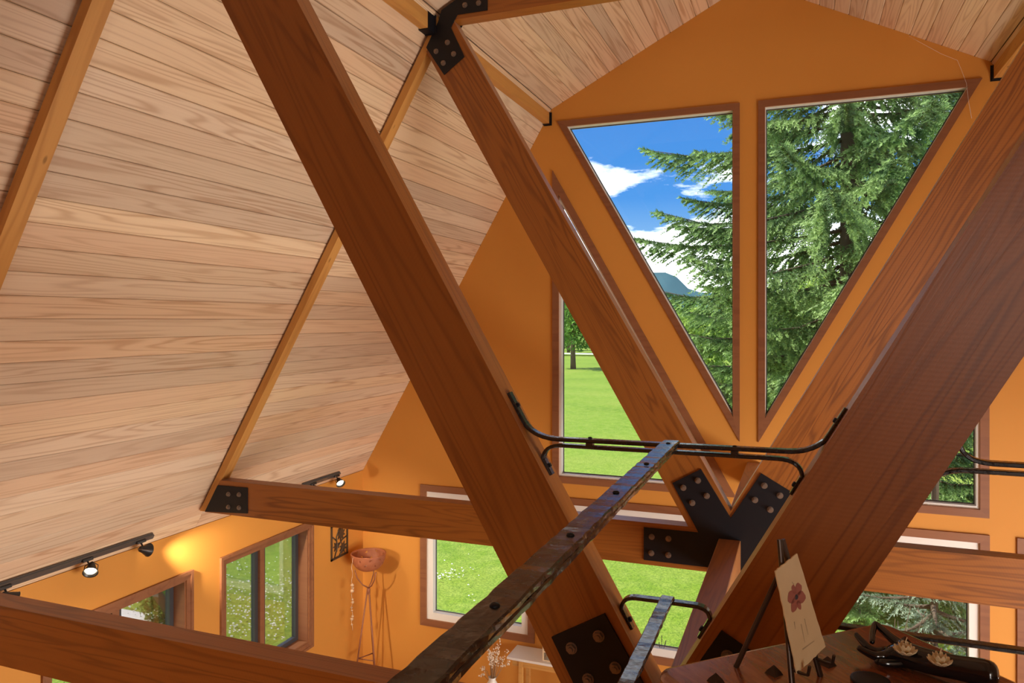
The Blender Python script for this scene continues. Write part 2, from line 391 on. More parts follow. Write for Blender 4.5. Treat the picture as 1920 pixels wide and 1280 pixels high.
# loft floor the photographer stands on
lf = obj('floor_loft', MB().box((0.06, -4, LOFT - .06), (mir(-W) , Y0, LOFT - .02)), MT['rafter_wood'], kind='structure')
for i in range(22):
    y = -4 + i * (Y0 + 4) / 22
    obj('floor_board', MB().box((.06, y + .002, LOFT - .02), (4.55, y + (Y0 + 4) / 22 - .002, LOFT)), MT['floor_wood'], lf)

for n, (poly, cw, fw) in enumerate(GW, 1):
    low = poly[0][1] < 0 and len(poly) == 4
    w = thing('window_%d' % n, (sum(p[0] for p in poly)/len(poly), Y2, min(p[1] for p in poly)), None, None, kind='structure')
    p1 = inset(poly, cw); p2 = inset(p1, fw); nn = len(poly); fd = .115
    for i in range(nn):
        j = (i + 1) % nn
        obj('casing', MB().prism([poly[i], poly[j], p1[j], p1[i]], lambda a, b: gmap(a, b, -.022), lambda a, b: gmap(a, b, 0)), MT['brown_trim'], w)
        obj('frame', MB().prism([p1[i], p1[j], p2[j], p2[i]], lambda a, b: gmap(a, b, .006), lambda a, b: gmap(a, b, fd)), MT['white_vinyl'], w)
    p3 = inset(p1, fw - .001); p4 = inset(p2, .010)
    for i in range(nn):
        j = (i + 1) % nn
        obj('gasket', MB().prism([p3[i], p3[j], p4[j], p4[i]], lambda a, b: gmap(a, b, .082), lambda a, b: gmap(a, b, .09)), MT['dark_sash'], w)
    obj('glass_pane', MB().prism(p3, lambda a, b: gmap(a, b, .084), lambda a, b: gmap(a, b, .088)), MT['glass'], w)

for n, poly in enumerate(KW, 9):
    y0, y1 = poly[0][0], poly[2][0]; w = thing('window_%d' % n, (-W, (y0 + y1)/2, poly[1][1]), None, None, kind='structure')
    p0 = inset(poly, .03); p1 = inset(poly, .075); nn = 4
    for i in range(nn):
        j = (i + 1) % nn
        mb = MB().prism([poly[i], poly[j], p1[j], p1[i]], lambda a, b: kmap(a, b, -.014), lambda a, b: kmap(a, b, 0))
        mb.prism([poly[i], poly[j], p0[j], p0[i]], lambda a, b: kmap(a, b, -.024), lambda a, b: kmap(a, b, -.013))
        obj('casing', mb, MT['brown_trim'], w)
        pj = inset(poly, .090)
        obj('jamb', MB().prism([p1[i], p1[j], pj[j], pj[i]], lambda a, b: kmap(a, b, .001), lambda a, b: kmap(a, b, .219)), MT['brown_trim'], w)
    a0, a1 = y0 + .09, y1 - .09; zb, zt = poly[1][1] + .09, poly[0][1] - .09; mid = (a0 + a1) / 2
    obj('mullion', MB().box((-W - .19, mid - .035, zb), (-W - .10, mid + .035, zt)), MT['brown_trim'], w)
    for (s0, s1) in ((a0, mid - .035), (mid + .035, a1)):
        op = [(s0, zt), (s0, zb), (s1, zb), (s1, zt)]; ip = inset(op, .045)
        mb = MB()
        for i in range(4):
            j = (i + 1) % 4
            mb.prism([op[i], op[j], ip[j], ip[i]], lambda a, b: kmap(a, b, .13), lambda a, b: kmap(a, b, .18))
        sa = obj('sash', mb, MT['dark_sash'], w)
        obj('glass_pane', MB().prism(inset(op, .043), lambda a, b: kmap(a, b, .153), lambda a, b: kmap(a, b, .157)), MT['glass'], sa)
        obj('latch', MB().box((-W - .13, mid - .03 + (.0 if s0 > mid else .0), zb + .35), (-W - .115, mid - .012, zb + .47)), MT['dark_sash'], sa)

# added window frames on solid walls, unseen, dressing the two fill lights
xw = mir(-W)
w = thing('window_11', (xw, 4.2, -4.3), None, None, kind='structure')
for y in (.98, 2.58, 4.2, 5.82, 7.42): obj('frame', MB().box((xw - .05, y - .04, -4.25), (xw - .001, y + .04, -2.15)), MT['white_vinyl'], w)
for z in (-4.25, -2.17): obj('frame', MB().box((xw - .05, .94, z - .04), (xw - .001, 7.46, z + .04)), MT['white_vinyl'], w)
w = thing('window_12', (2.5, -4, -.6), None, None, kind='structure')
for x in (1.96, 3.02): obj('frame', MB().box((x - .03, -3.999, -.58), (x + .03, -3.94, 1.08)), MT['white_vinyl'], w)
for z in (-.58, 1.08): obj('frame', MB().box((1.93, -3.999, z - .03), (3.05, -3.94, z + .03)), MT['white_vinyl'], w)

# ------------------------------------------------------------------ roof and plank ceilings
def plank_mesh(L, w, th=.02, ch=.006):
    mb = MB(); g = .0012
    prof = [(g, 0), (w-g, 0), (w-g, th-ch), (w-g-ch, th), (g+ch, th), (g, th-ch)]
    mb.prism(prof, lambda a, b: (0, a, b), lambda a, b: (L, a, b)); return mb.mesh('plank')
def slab(name, a, b, off0, off1):
    a, b = Vector(a), Vector(b); d = (b-a).normalized(); nrm = Vector((d.y, -d.x))
    if nrm.y < 0: nrm = -nrm                    # outward = up
    b = b + d*.34
    if name.startswith('ceiling_upper'): a = a - d*.34
    poly = [a + nrm*off0, b + nrm*off0, b + nrm*off1, a + nrm*off1]
    return obj(name, MB().prism([tuple(p) for p in poly], lambda x, z: (x, -4.1, z), lambda x, z: (x, Y2 + .5, z)), MT['dark_roof'], kind='structure')
def planks(par, a, b, nrow, bays):
    a, b = Vector(a), Vector(b); d = (b-a).normalized(); w = (b-a).length / nrow
    nrm = Vector((d.y, -d.x))
    if nrm.y > 0: nrm = -nrm                    # inward = down
    ms = {}
    for (ya, yb) in bays:
        me = ms.setdefault((ya, yb), plank_mesh(yb - ya - .002, w))
        for i in range(nrow):
            p = a + d*w*i
            # local x along +Y, y along the slope, z inward
            ux, uy, uz = Vector((0,1,0)), Vector((d.x, 0, d.y)), Vector((nrm.x, 0, nrm.y))
            if ux.cross(uy).dot(uz) < 0: ux = -ux; st = yb - .001
            else: st = ya + .001
            m = Matrix.Identity(4)
            for k, v in enumerate((ux, uy, uz)): m.col[k][:3] = v
            q = p - nrm*.02 ; m.translation = Vector((q.x, st, q.y))
            placed('plank', me, MT['plank'], par, m)
ends = (-4.0, Y0 + .095, Y1 + .095, Y2)
bays = list(zip(ends, ends[1:]))
c1 = slab('ceiling_left', (-W - .13, ZK - .22), (-B, ZB), .021, .22); planks(c1, (-W, ZK), (-B, ZB), 34, bays)
c2 = slab('ceiling_upper_left', (-B, ZB), (XG, ZA), .021, .22); planks(c2, (-B, ZB), (XG, ZA), 16, [(-4, Y2)])
c3 = slab('ceiling_upper_right', (mir(-B), ZB), (XG, ZA), .021, .22); planks(c3, (mir(-B), ZB), (XG, ZA), 16, [(-4, Y2)])
c4 = slab('ceiling_right', (mir(-W) + .13, ZK - .22), (mir(-B), ZB), .021, .22); planks(c4, (mir(-W), ZK), (mir(-B), ZB), 34, [(-4, Y2)])

# ------------------------------------------------------------------ trusses
def plane_timber(poly, y0, y1, udir, bev=.006):
    """prism in the truss plane, local x along the grain"""
    u = Vector((udir[0], 0, udir[1])).normalized(); o = Vector((poly[0][0], y0, poly[0][1]))
    Mw = frame(o, u, (0, 1, 0)); inv = Mw.inverted(); mb = MB()
    mb.prism(poly, lambda x, z: inv @ Vector((x, y0, z)), lambda x, z: inv @ Vector((x, y1, z)))
    return mb.mesh('timber', bev=bev), Mw
def bolt_mesh(r=.017, h=.016):
    mb = MB()
    for (rr, a, b, seg) in ((r*1.25, 0, .004, 14), (r, .004, h, 6), (r*.55, h, h + .007, 8)):
        mb.prism([(rr*math.cos(2*math.pi*k/seg), rr*math.sin(2*math.pi*k/seg)) for k in range(seg)], lambda x, y: (x, y, a), lambda x, y: (x, y, b))
    return mb.mesh('bolt')
BOLT = bolt_mesh()
diagL = [(0, ZN), (0, ZT), (-.285, ZT), (-2.334, 2.141), (-2.208, 2.356), (-2.096, 2.356)]
diagR = [(0, ZN), (0, ZT), (.285, ZT), (2.274, 2.037), (2.093, 2.350), (2.090, 2.346)]
tie = [(slope_x(ZT, .096), ZT), (mir(slope_x(ZT, .096)), ZT), (mir(slope_x(ZT - HT, .096)), ZT - HT), (slope_x(ZT - HT, .096), ZT - HT)]
collar = [(-2.205, 2.358), (-2.205, 2.445), (-1.80, 2.655), (mir(-1.80), 2.655), (mir(-2.205), 2.445), (mir(-2.205), 2.358)]
zr0, zr1 = ZT - HT, 2.42
raftL = [(slope_x(zr0, .022), zr0), (slope_x(zr0, .094), zr0), (slope_x(zr1 - .08, .094), zr1 - .08), (slope_x(zr1, .024), zr1)]
raftR = [(mir(x), z) for x, z in raftL]
nodep = [(-.393,-1.139),(-.198,-1.027),(0,-1.347),(.198,-1.027),(.393,-1.139),(.214,-1.468),(.594,-1.470),(.594,-1.700),(-.594,-1.700),(-.594,-1.470),(-.214,-1.468)]
nodeb = [(-.317,-1.165),(-.218,-1.107),(-.256,-1.265),(-.158,-1.208),(-.537,-1.530),(-.420,-1.531),(-.540,-1.645),(-.421,-1.646)]
nodeb = nodeb + [(-x, z) for x, z in nodeb]
brkp = [(-2.331,2.17),(-2.174,1.936),(-1.998,2.057),(-2.115,2.30),(-2.06,2.392),(-1.803,2.390),(-1.803,2.58),(-1.95,2.568),(-2.195,2.448),(-2.225,2.36)]
brkb = [(-2.142,2.184),(-2.241,2.127),(-2.088,2.087),(-2.178,2.027),(-1.991,2.454),(-1.874,2.452)]
endp = [(slope_x(-1.480, .10), -1.480), (-4.102, -1.474), (-4.102, -1.701), (slope_x(-1.728, .10), -1.728)]
endb = [(-4.309,-1.547),(-4.190,-1.541),(-4.309,-1.662),(-4.190,-1.657)]
def truss(yf, label):
    T = thing('roof_truss', (0, yf + TT/2, ZT - HT), label, 'truss')
    e = .012                                      # small setbacks keep front faces from fighting
    for nm, poly, ud, ya, yb, mt in (('tie_beam', tie, (1, 0), 0, TT, 'timber'), ('brace', diagL, (-1, M), 0, TT, 'timber'), ('brace', diagR, (1, M), 0, TT, 'timber'),
                             ('collar_beam', collar, (1, 0), 0, TT, 'timber'), ('rafter', raftL, (KS, 1), .015, TT - .005, 'rafter_wood'), ('rafter', raftR, (-KS, 1), .015, TT - .005, 'rafter_wood')):
        me, Mw = plane_timber(poly, yf + ya, yf + yb, ud, bev=0)
        placed(nm, me, MT[mt], T, Mw)
    for face in (0, 1):
        ys, yo = (yf, -1) if face == 0 else (yf + TT, 1)
        for poly, bl in ((nodep, nodeb), (brkp, brkb), ([(mir(x), z) for x, z in brkp], [(mir(x), z) for x, z in brkb]), (endp, endb), ([(mir(x), z) for x, z in endp], [(mir(x), z) for x, z in endb])):
            pl = obj('gusset_plate', MB().prism(poly, lambda x, z: (x, ys, z), lambda x, z: (x, ys + yo*.010, z)), MT['black_steel'], T)
            for (bx, bz) in bl:
                ang = R.uniform(0, 1)
                Mb = frame((bx, ys + yo*.010, bz), (math.cos(ang), 0, math.sin(ang)), (0, yo, 0)); placed('bolt', BOLT, MT['bolt_steel'], pl, Mb)
    return T
truss(Y0, 'timber roof truss whose V braces carry the black iron railing')
truss(Y1, 'timber roof truss standing between the railing truss and the gable windows')

# longitudinal beams under the V nodes, and purlins at the roof break with steel hangers
def ybeam(name, prof, ya, yb, mt, parent=None, bev=.004, **k):
    o = Vector((prof[0][0], ya, prof[0][1])); Mw = frame(o, (0, 1, 0), (0, 0, 1)); inv = Mw.inverted(); mb = MB()
    mb.prism(prof, lambda x, z: inv @ Vector((x, ya, z)), lambda x, z: inv @ Vector((x, yb, z)))
    return placed(name, mb.mesh(name, bev=bev), MT[mt], parent, Mw, **k)
lb = [(-.078, -1.74), (.066, -1.74), (.066, -1.492), (-.078, -1.492)]
ybeam('center_beam', lb, Y0 + TT + .012, Y1 - .012, 'timber', label='checked timber beam joining the two truss nodes', cat='beam', group=None)
ybeam('center_beam', lb, Y1 + TT + .012, Y2, 'timber', label='timber beam from the truss node to the gable wall', cat='beam')
ybeam('center_beam', [(.0, -1.74), (.12, -1.74), (.12, -1.50), (.0, -1.50)], -3.98, Y0 - .012, 'timber', label='timber beam along the loft floor edge', cat='beam')
pp = [(-2.262, 2.280), (-2.262, 2.405), (-2.282, 2.372), (-2.334, 2.280)]
for sd in (0, 1):
    f = (lambda p: p) if sd == 0 else (lambda p: [(mir(x), z) for x, z in p])
    for bi, (ya, yb) in enumerate(((-3.99, Y0 - .014), (Y0 + TT + .014, Y1 - .014), (Y1 + TT + .014, Y2 - .006))):
        side = ('left', 'right')[sd]
        where = ('behind the railing truss', 'between the two trusses', 'running into the gable wall')[bi]
        P = thing('purlin', ((-2.30 if sd == 0 else mir(-2.30)), (ya + yb)/2, 2.28),
                  'yellow timber purlin %s along the %s roof break' % (where, 'long plank slope' if sd == 0 else 'far-side'), 'purlin', 'purlins along the roof breaks')
        ybeam('beam', f(pp), ya, yb, 'rafter_wood', P, bev=.002)
        for (y, dy) in ((ya, 1), (yb, -1)):
            if bi == 0 and dy == 1: continue
            big = .10 if not (bi == 2 and dy == -1) else .035
            xi = -2.262
            mb = MB()
            q = f([(xi + .0005, 2.272), (xi + .009, 2.272), (xi + .009, 2.405), (xi + .0005, 2.41)])
            mb.prism(q, lambda x, z: (x, y, z), lambda x, z: (x, y + dy*big, z))
            q = f([(xi, 2.270), (xi, 2.2795), (-2.336, 2.2795), (-2.341, 2.270)])
            mb.prism(q, lambda x, z: (x, y, z), lambda x, z: (x, y + dy*big, z))
            q = f([(xi + .02, 2.262), (xi + .02, 2.415), (-2.27, 2.405), (-2.338, 2.262)])
            mb.prism(q, lambda x, z: (x, y - dy*.004, z), lambda x, z: (x, y + dy*.004, z))
            obj('hanger', mb, MT['black_steel'], P)

# ------------------------------------------------------------------ wrought iron railing
YR = Y0 + .065
def arc(p0, p1, p2, n=8):
    p0, p1, p2 = map(Vector, (p0, p1, p2)); return [p0*(1-t)**2 + p1*2*t*(1-t) + p2*t*t for t in [i/n for i in range(n+1)]]
def xz(pts, y=YR): return [(p[0], y, p[1]) for p in pts]
IR = MT['iron']
RL = thing('iron_railing', (0.02, 1.9, LOFT), 'black wrought iron railing between the V braces with a handrail toward the table', 'railing')
def onbrace(x): return ZN + M*abs(x)
a = -.565; b_ = -.52
left_end = [(-.585, onbrace(.585) + .007), (-.525, onbrace(.525) + .008)]
path = left_end + [tuple(p) for p in arc((-.515, onbrace(.515) + .012), (-.475, -.437), (-.385, -.437))]
path += [tuple(p) for p in [(-.3, -.436), (-.15, -.435), (0, -.434), (.15, -.433), (.3, -.432)]]
path += [tuple(p) for p in arc((.40, -.431), (.470, -.431), (.515, onbrace(.515) + .012))] + [(.53, onbrace(.53) + .009), (.580, onbrace(.580) + .007)]
obj('top_rail', MB().bar(xz(path), .036, .014, jit=.05), IR, RL)
path2 = [(-.425, onbrace(.425) + .006), (-.455, onbrace(.455) + .008)]
path2 = [(-.415, onbrace(.415) + .007), (-.445, onbrace(.445) + .010)] + [tuple(p) for p in arc((-.448, -.515), (-.445, -.460), (-.375, -.459))] + [(-.2, -.459), (0, -.458), (.2, -.457)] + \
        [tuple(p) for p in arc((.372, -.457), (.445, -.457), (.448, -.513))] + [(.444, onbrace(.444) + .010), (.414, onbrace(.414) + .007)]
obj('second_rail', MB().bar(xz(path2), .032, .013, jit=.05), IR, RL)
for x in (-.27, .235): obj('spacer', MB().box((x - .012, YR - .015, -.455), (x + .012, YR + .015, -.437)), IR, RL)
path3 = [(-.115, onbrace(.115) + .007), (-.145, onbrace(.145) + .009)] + [tuple(p) for p in arc((-.152, -1.025), (-.150, -.983), (-.100, -.982))] + [(0, -.981)] + \
        [tuple(p) for p in arc((.10, -.981), (.152, -.981), (.154, -1.02))] + [(.148, onbrace(.148) + .010), (.118, onbrace(.118) + .007)]
obj('mid_rail', MB().bar(xz(path3), .034, .013, jit=.06), IR, RL)
# handrail that runs from the cross rail toward the camera
def hammered(xc, ya, yb, zt, w, t, n):
    pts = [(xc + R.uniform(-.0012, .0012), ya + (yb - ya)*i/n, zt - t/2 + R.uniform(-.0012, .0012)) for i in range(n + 1)]
    return MB().bar(pts, t, w, up=(0, 0, 1), jit=.05)
obj('handrail', hammered(.022, .45, YR + .012, -.418, .056, .014, 70), IR, RL)
obj('under_bar', hammered(.026, .45, YR - .02, -.436, .040, .014, 60), IR, RL)
obj('lower_handrail', hammered(.008, .45, YR + .012, -.966, .046, .014, 70), IR, RL)
dome = MB().lathe([(.0085, 0), (.008, .0025), (.0055, .0048), (.001, .0056)], (0, 0, 0), 10).mesh('rivet')
for y in [.62 + .384*i for i in range(6)]:
    placed('rivet', dome, MT['black_steel'], RL, Matrix.Translation((.024, y, -.4185)))
for x in (-.27, 0.0, .235): placed('rivet', dome, MT['black_steel'], RL, Matrix.Translation((x, YR, -.4275)))
sq = MB().box((-.008, -.008, 0), (.008, .008, .012)).mesh('bolt_head', bev=.002)
for s_, xs in ((-1, (.555, .430, .128)), (1, (.552, .428, .130))):
    for x in xs:
        placed('bolt_head', sq, MT['black_steel'], RL, frame((s_*x, YR, onbrace(x) + .012), (s_*1, 0, M), (-s_*M, 0, 1)))
obj('newel_post', MB().bar([(.024, .48, LOFT), (.024, .48, -.44)], .03, .03, up=(0, 1, 0)), IR, RL)
# railing on the other side of the right-hand brace
RR = thing('iron_railing', (2.6, YR, LOFT), 'black wrought iron railing ending against the underside of the brace beside the table', 'railing')
def under(z): return (z - ZN + H) / M
pa = [tuple(p) for p in arc((under(-.375) + .002, -.375), (.905, -.431), (.985, -.431))] + [(1.5, -.43), (2.5, -.43), (4.3, -.43)]
obj('top_rail', MB().bar(xz(pa), .036, .014, jit=.05), IR, RR)
pb = [tuple(p) for p in arc((under(-.485) + .002, -.485), (.855, -.458), (.92, -.457))] + [(1.5, -.457), (2.5, -.457), (4.3, -.457)]
obj('second_rail', MB().bar(xz(pb), .032, .013, jit=.05), IR, RR)
obj('mid_rail', MB().bar(xz([(under(-.985) + .004, -.985), (.7, -.985), (.85, -.985), (1.0, -.985), (1.2, -.985), (2.5, -.985), (4.3, -.985)]), .034, .014, jit=.08), IR, RR)
obj('newel_post', MB().bar([(4.2, YR, LOFT + .002), (4.2, YR, -.44)], .03, .03, up=(0, 1, 0)), IR, RR)

# ------------------------------------------------------------------ leather-topped console with nails
TZ = -.62
tl = Vector((.197, 1.326)); tf = Vector((.600, 1.708)); ed = (tf - tl).normalized(); pr = Vector((ed.y, -ed.x)); LN = .92
corner = [tl, tf, tf + pr*LN, tl + pr*LN]
TB = thing('console_table', ((tl.x + corner[2].x)/2, (tl.y + corner[2].y)/2, LOFT), 'brown leather-covered console with dark studs beside the railing', 'table')
Mt = frame((tl.x, tl.y, TZ), (ed.x, ed.y, 0), (0, 0, 1))       # local x along the far edge, y = left normal (away), so top spans y<0
mb = MB().box((0, -LN, -.05), ((tf - tl).length, 0, 0)); me = mb.mesh('tabletop')
bm = bmesh.new(); bm.from_mesh(me); bmesh.ops.bevel(bm, geom=[e for e in bm.edges if abs(e.verts[0].co.z - e.verts[1].co.z) > .01], offset=.03, segments=4, affect='EDGES', profile=.5); bmesh.ops.bevel(bm, geom=[e for e in bm.edges if abs(e.verts[0].co.z - e.verts[1].co.z) < .001], offset=.012, segments=3, affect='EDGES', profile=.5); bm.to_mesh(me); bm.free()
placed('tabletop', me, MT['leather'], TB, Mt)
WT = (tf - tl).length
placed('body', MB().box((.03, -LN + .03, LOFT - TZ + .06), (WT - .03, -.03, -.05)).mesh('body', bev=.008), MT['leather'], TB, Mt)
for (x, y) in ((.04, -.04), (WT - .04, -.04), (.04, -LN + .04), (WT - .04, -LN + .04)):
    placed('foot', MB().box((x - .03, y - .03, LOFT - TZ), (x + .03, y + .03, LOFT - TZ + .06)).mesh('foot', bev=.004), MT['brass_dark'], TB, Mt)
pyr = MB().add([(-.011,-.011,0),(.011,-.011,0),(.011,.011,0),(-.011,.011,0),(-.008,-.008,.006),(.008,-.008,.006),(.008,.008,.006),(-.008,.008,.006),(0,0,.016)],
               [[3,2,1,0],[0,1,5,4],[1,2,6,5],[2,3,7,6],[3,0,4,7],[4,5,8],[5,6,8],[6,7,8],[7,4,8]]).mesh('stud')
for p in [(.306,1.314),(.398,1.381),(.487,1.452)]:
    placed('stud', pyr, MT['brass_dark'], TB, frame((p[0], p[1], TZ), (math.cos(.9), math.sin(.9), 0), (0, 0, 1)))
for k in range(6):
    q = tf - ed*.055 + pr*(.10 + k*.135)
    placed('stud', pyr, MT['brass_dark'], TB, frame((q.x, q.y, TZ), (math.cos(.3 + k), math.sin(.3 + k), 0), (0, 0, 1)))
c_ = pz(1632, 1278, TZ)
obj('coaster', MB().lathe([(.030, 0), (.032, .002), (.032, .004), (.028, .005), (.001, .005)], (c_.x, c_.y, TZ), 24), MT['black_steel'], label='dark round coaster lying on the leather console', cat='coaster')

# ------------------------------------------------------------------ easel with card
A = Vector((.41, 1.373, -.38)); f1 = Vector((.429, 1.336, TZ)); f2 = Vector((.474, 1.402, TZ)); f3 = Vector((.334, 1.384, TZ))
EA = thing('easel', (.41, 1.373, TZ), 'small dark metal tripod easel on the leather console', 'easel')
bk = MT['brass_dark']
obj('leg', MB().bar([f1, A + Vector((-.002, -.004, .0))], .010, .007, up=(.56, .83, 0)), bk, EA)
obj('leg', MB().bar([f2, A + Vector((.002, .004, -.002))], .010, .007, up=(.56, .83, 0)), bk, EA)
obj('back_leg', MB().bar([f3, A.lerp(f1.lerp(f2, .5), .20) + Vector((-.006, 0, 0))], .010, .007, up=(.56, .83, 0)), bk, EA)
fd_ = Vector((.83, -.56, 0))
for f in (f1, f2):
    q = f.lerp(A, .13)
    obj('hook', MB().bar([q, q + fd_*.020, q + fd_*.032 + Vector((0, 0, .002)), q + fd_*.035 + Vector((0, 0, .018))], .006, .004, up=(.56, .83, 0)), bk, EA)
q1, q2 = f1.lerp(A, .42), f2.lerp(A, .42)
obj('crossbar', MB().bar([q1, q2], .006, .004, up=(0, 0, 1)), bk, EA)
nrm = (f2 - f1).cross(A - f1.lerp(f2, .5)).normalized()
if nrm.dot(fd_) < 0: nrm = -nrm
pc = f1.lerp(f2, .5) + nrm*.011
cs = [pplane(u, v, pc, nrm) for u, v in ((1452, 1070), (1493, 1037), (1546, 1212), (1493, 1262))]
edge = []
for i in range(4):
    a, b = cs[i], cs[(i+1) % 4]; n = 14
    for k in range(n):
        p = a.lerp(b, k/n); out = (b - a).normalized().cross(nrm)
        edge.append(p + out*R.uniform(-.0010, .0010))
mb = MB(); n = len(edge)
mb.add([p for p in edge] + [p + nrm*.0022 for p in edge], [list(range(n)), [n + i for i in range(n)][::-1]] + [[i, (i+1) % n, n + (i+1) % n, n + i] for i in range(n)])
CDN = thing('art_card', cs[3].lerp(cs[2], .5), 'cream deckle-edged card with a painted red flower on the easel', 'card')
obj('paper', mb, MT['card_paper'], CDN)
def card_pt(u, v): return cs[0].lerp(cs[1], u).lerp(cs[3].lerp(cs[2], u), v) + nrm*.0026
def blob(c, ru, rv, ang, n=14, lift=0):
    out = []
    for k in range(n):
        t = 2*math.pi*k/n; x = ru*math.cos(t)*(1 + .15*math.sin(3*t + ang)); y = rv*math.sin(t)
        out.append(card_pt(c[0] + x*math.cos(ang) - y*math.sin(ang)*.55, c[1] + (x*math.sin(ang)*.55 + y*math.cos(ang))*.5) + nrm*lift)
    return out
fl = MB()
for k in range(6):
    an = k*math.pi/3 + .4
    pts = blob((.52 + .17*math.cos(an), .36 + .085*math.sin(an)), .17, .13, an); fl.add(pts, [list(range(len(pts)))])
obj('painted_flower', fl, MT['petal_ink'], CDN, fixn=False, label='painted dusky red flower')
pts = blob((.52, .36), .06, .05, 0, lift=.0004); obj('painted_center', MB().add(pts, [list(range(len(pts)))]), MT['ink_dark'], CDN, fixn=False)
st = MB()
for (a, b, w) in (((.55, .24), (.50, .20), .012), ((.45, .62), (.42, .80), .02), ((.6, .60), (.58, .76), .014), ((.3, .84), (.72, .86), .012), ((.25, .55), (.23, .62), .02)):
    p, q = card_pt(*a), card_pt(*b); s2 = (q - p).cross(nrm).normalized()*.0012
    obj('ink_stroke', MB().add([p - s2, p + s2, q + s2*.4, q - s2*.4], [[0, 1, 2, 3]]), MT['ink_faint'], CDN, fixn=False)

# ------------------------------------------------------------------ black hand sculpture and flower candles
def skin_obj(name, chains, mt, parent=None, sub=2):
    """chains: list of lists of (Vector, radius); the first point of later chains is an index into chain 0, or a point"""
    vs, es, rs = [], [], []
    for ch in chains:
        prev = None
        for it in ch:
            if isinstance(it, int): prev = it; continue
            vs.append(it[0]); rs.append(it[1]); i = len(vs) - 1
            if prev is not None: es.append((prev, i))
            prev = i
    o0 = vs[0].copy()
    me = bpy.data.meshes.new(name); me.from_pydata([tuple(v - o0) for v in vs], es, [])
    o = placed(name, me, mt, parent, Matrix.Translation(o0))
    md = o.modifiers.new('skin', 'SKIN'); md.use_smooth_shade = True
    sl = me.skin_vertices[0].data
    for i, r in enumerate(rs): sl[i].radius = (r, r) if not isinstance(r, tuple) else r; sl[i].use_root = (i == 0)
    o.modifiers.new('sub', 'SUBSURF').levels = sub; o.modifiers['sub'].render_levels = sub
    return o
def hp(u, v, h): return pz(u, v, TZ + h)
ch0 = [(hp(1878, 1268, .028), .026), (hp(1836, 1259, .027), .024), (hp(1794, 1251, .025), .021), (hp(1752, 1243, .024), .022), (hp(1712, 1231, .023), .025), (hp(1680, 1224, .021), .022)]
# index finger rises, bends and meets the thumb; three fingers fan out
chains = [ch0,
  [4, (hp(1690, 1210, .022), .011), (hp(1672, 1196, .028), 0.00885), (hp(1652, 1178, .036), 0.00732), (hp(1640, 1168, .041), 0.00649), (hp(1636, 1186, .032), 0.00590), (hp(1635, 1206, .024), 0.00531)],
  [5, (hp(1662, 1222, .018), 0.01062), (hp(1642, 1222, .018), 0.00850), (hp(1627, 1214, .022), 0.00732), (hp(1615, 1200, .029), 0.00661), (hp(1603, 1186, .036), 0.00496)],
  [5, (hp(1660, 1230, .015), 0.01062), (hp(1640, 1230, .015), 0.00850), (hp(1624, 1222, .019), 0.00732), (hp(1606, 1212, .025), 0.00531)],
  [5, (hp(1672, 1236, .010), 0.00944), (hp(1655, 1239, .009), 0.00779), (hp(1640, 1240, .009), 0.00566)],
  [4, (hp(1716, 1240, .012), .010), (hp(1690, 1242, .012), 0.00944), (hp(1664, 1243, .011), 0.00767), (hp(1646, 1240, .012), 0.00590)]]
HD = skin_obj('hand_sculpture', chains, MT['black_lacquer'])
tag(HD, 'glossy black hand sculpture lying palm up on the leather console', 'sculpture')
def flower(c, s, label):
    F = thing('flower_candle', c, label, 'candle', 'flower candles on the hand sculpture')
    mb = MB()
    for ring, (n, r, tilt) in enumerate(((10, 1.0, .35), (8, .80, .85), (5, .52, 1.2))):
        for k in range(n):
            a = 2*math.pi*(k + .5*ring)/n; d = Vector((math.cos(a), math.sin(a), 0)); sd = Vector((-d.y, d.x, 0)); up = Vector((0,0,1))
            pts = []
            for (l, w, lift) in ((.12, .12, 0), (.50, .25, .30), (.85, .24, .75), (1.0, .08, 1.0)):
                for q in (-1, 1): pts.append(Vector(c) + (d*l*r*math.cos(tilt) + up*(.12*ring + lift*l*r*math.sin(tilt)*1.0 + .12*lift) + sd*q*w*r)*s)
            low = [p - up*s*.10 for p in pts]
            i0 = [[0,1,3,2],[2,3,5,4],[4,5,7,6]]
            mb.add(pts + low, i0 + [[x + 8 for x in f][::-1] for f in i0] + [[0,2,10,8],[2,4,12,10],[4,6,14,12],[3,1,9,11],[5,3,11,13],[7,5,13,15],[6,7,15,14],[1,0,8,9]])
    obj('wax_petals', mb, MT['candle_wax'], F, fixn=True)
    obj('wick', MB().tube([Vector(c) + Vector((0,0,.3*s)), Vector(c) + Vector((.02*s,0,.9*s)), Vector(c) + Vector((.15*s,0,1.35*s))], .0009, 6), MT['candle_wax'], F)
flower(hp(1697, 1224, .040), .0205, 'cream flower candle resting in the palm of the black hand')
flower(hp(1762, 1244, .040), .0205, 'cream flower candle resting on the wrist of the black hand')

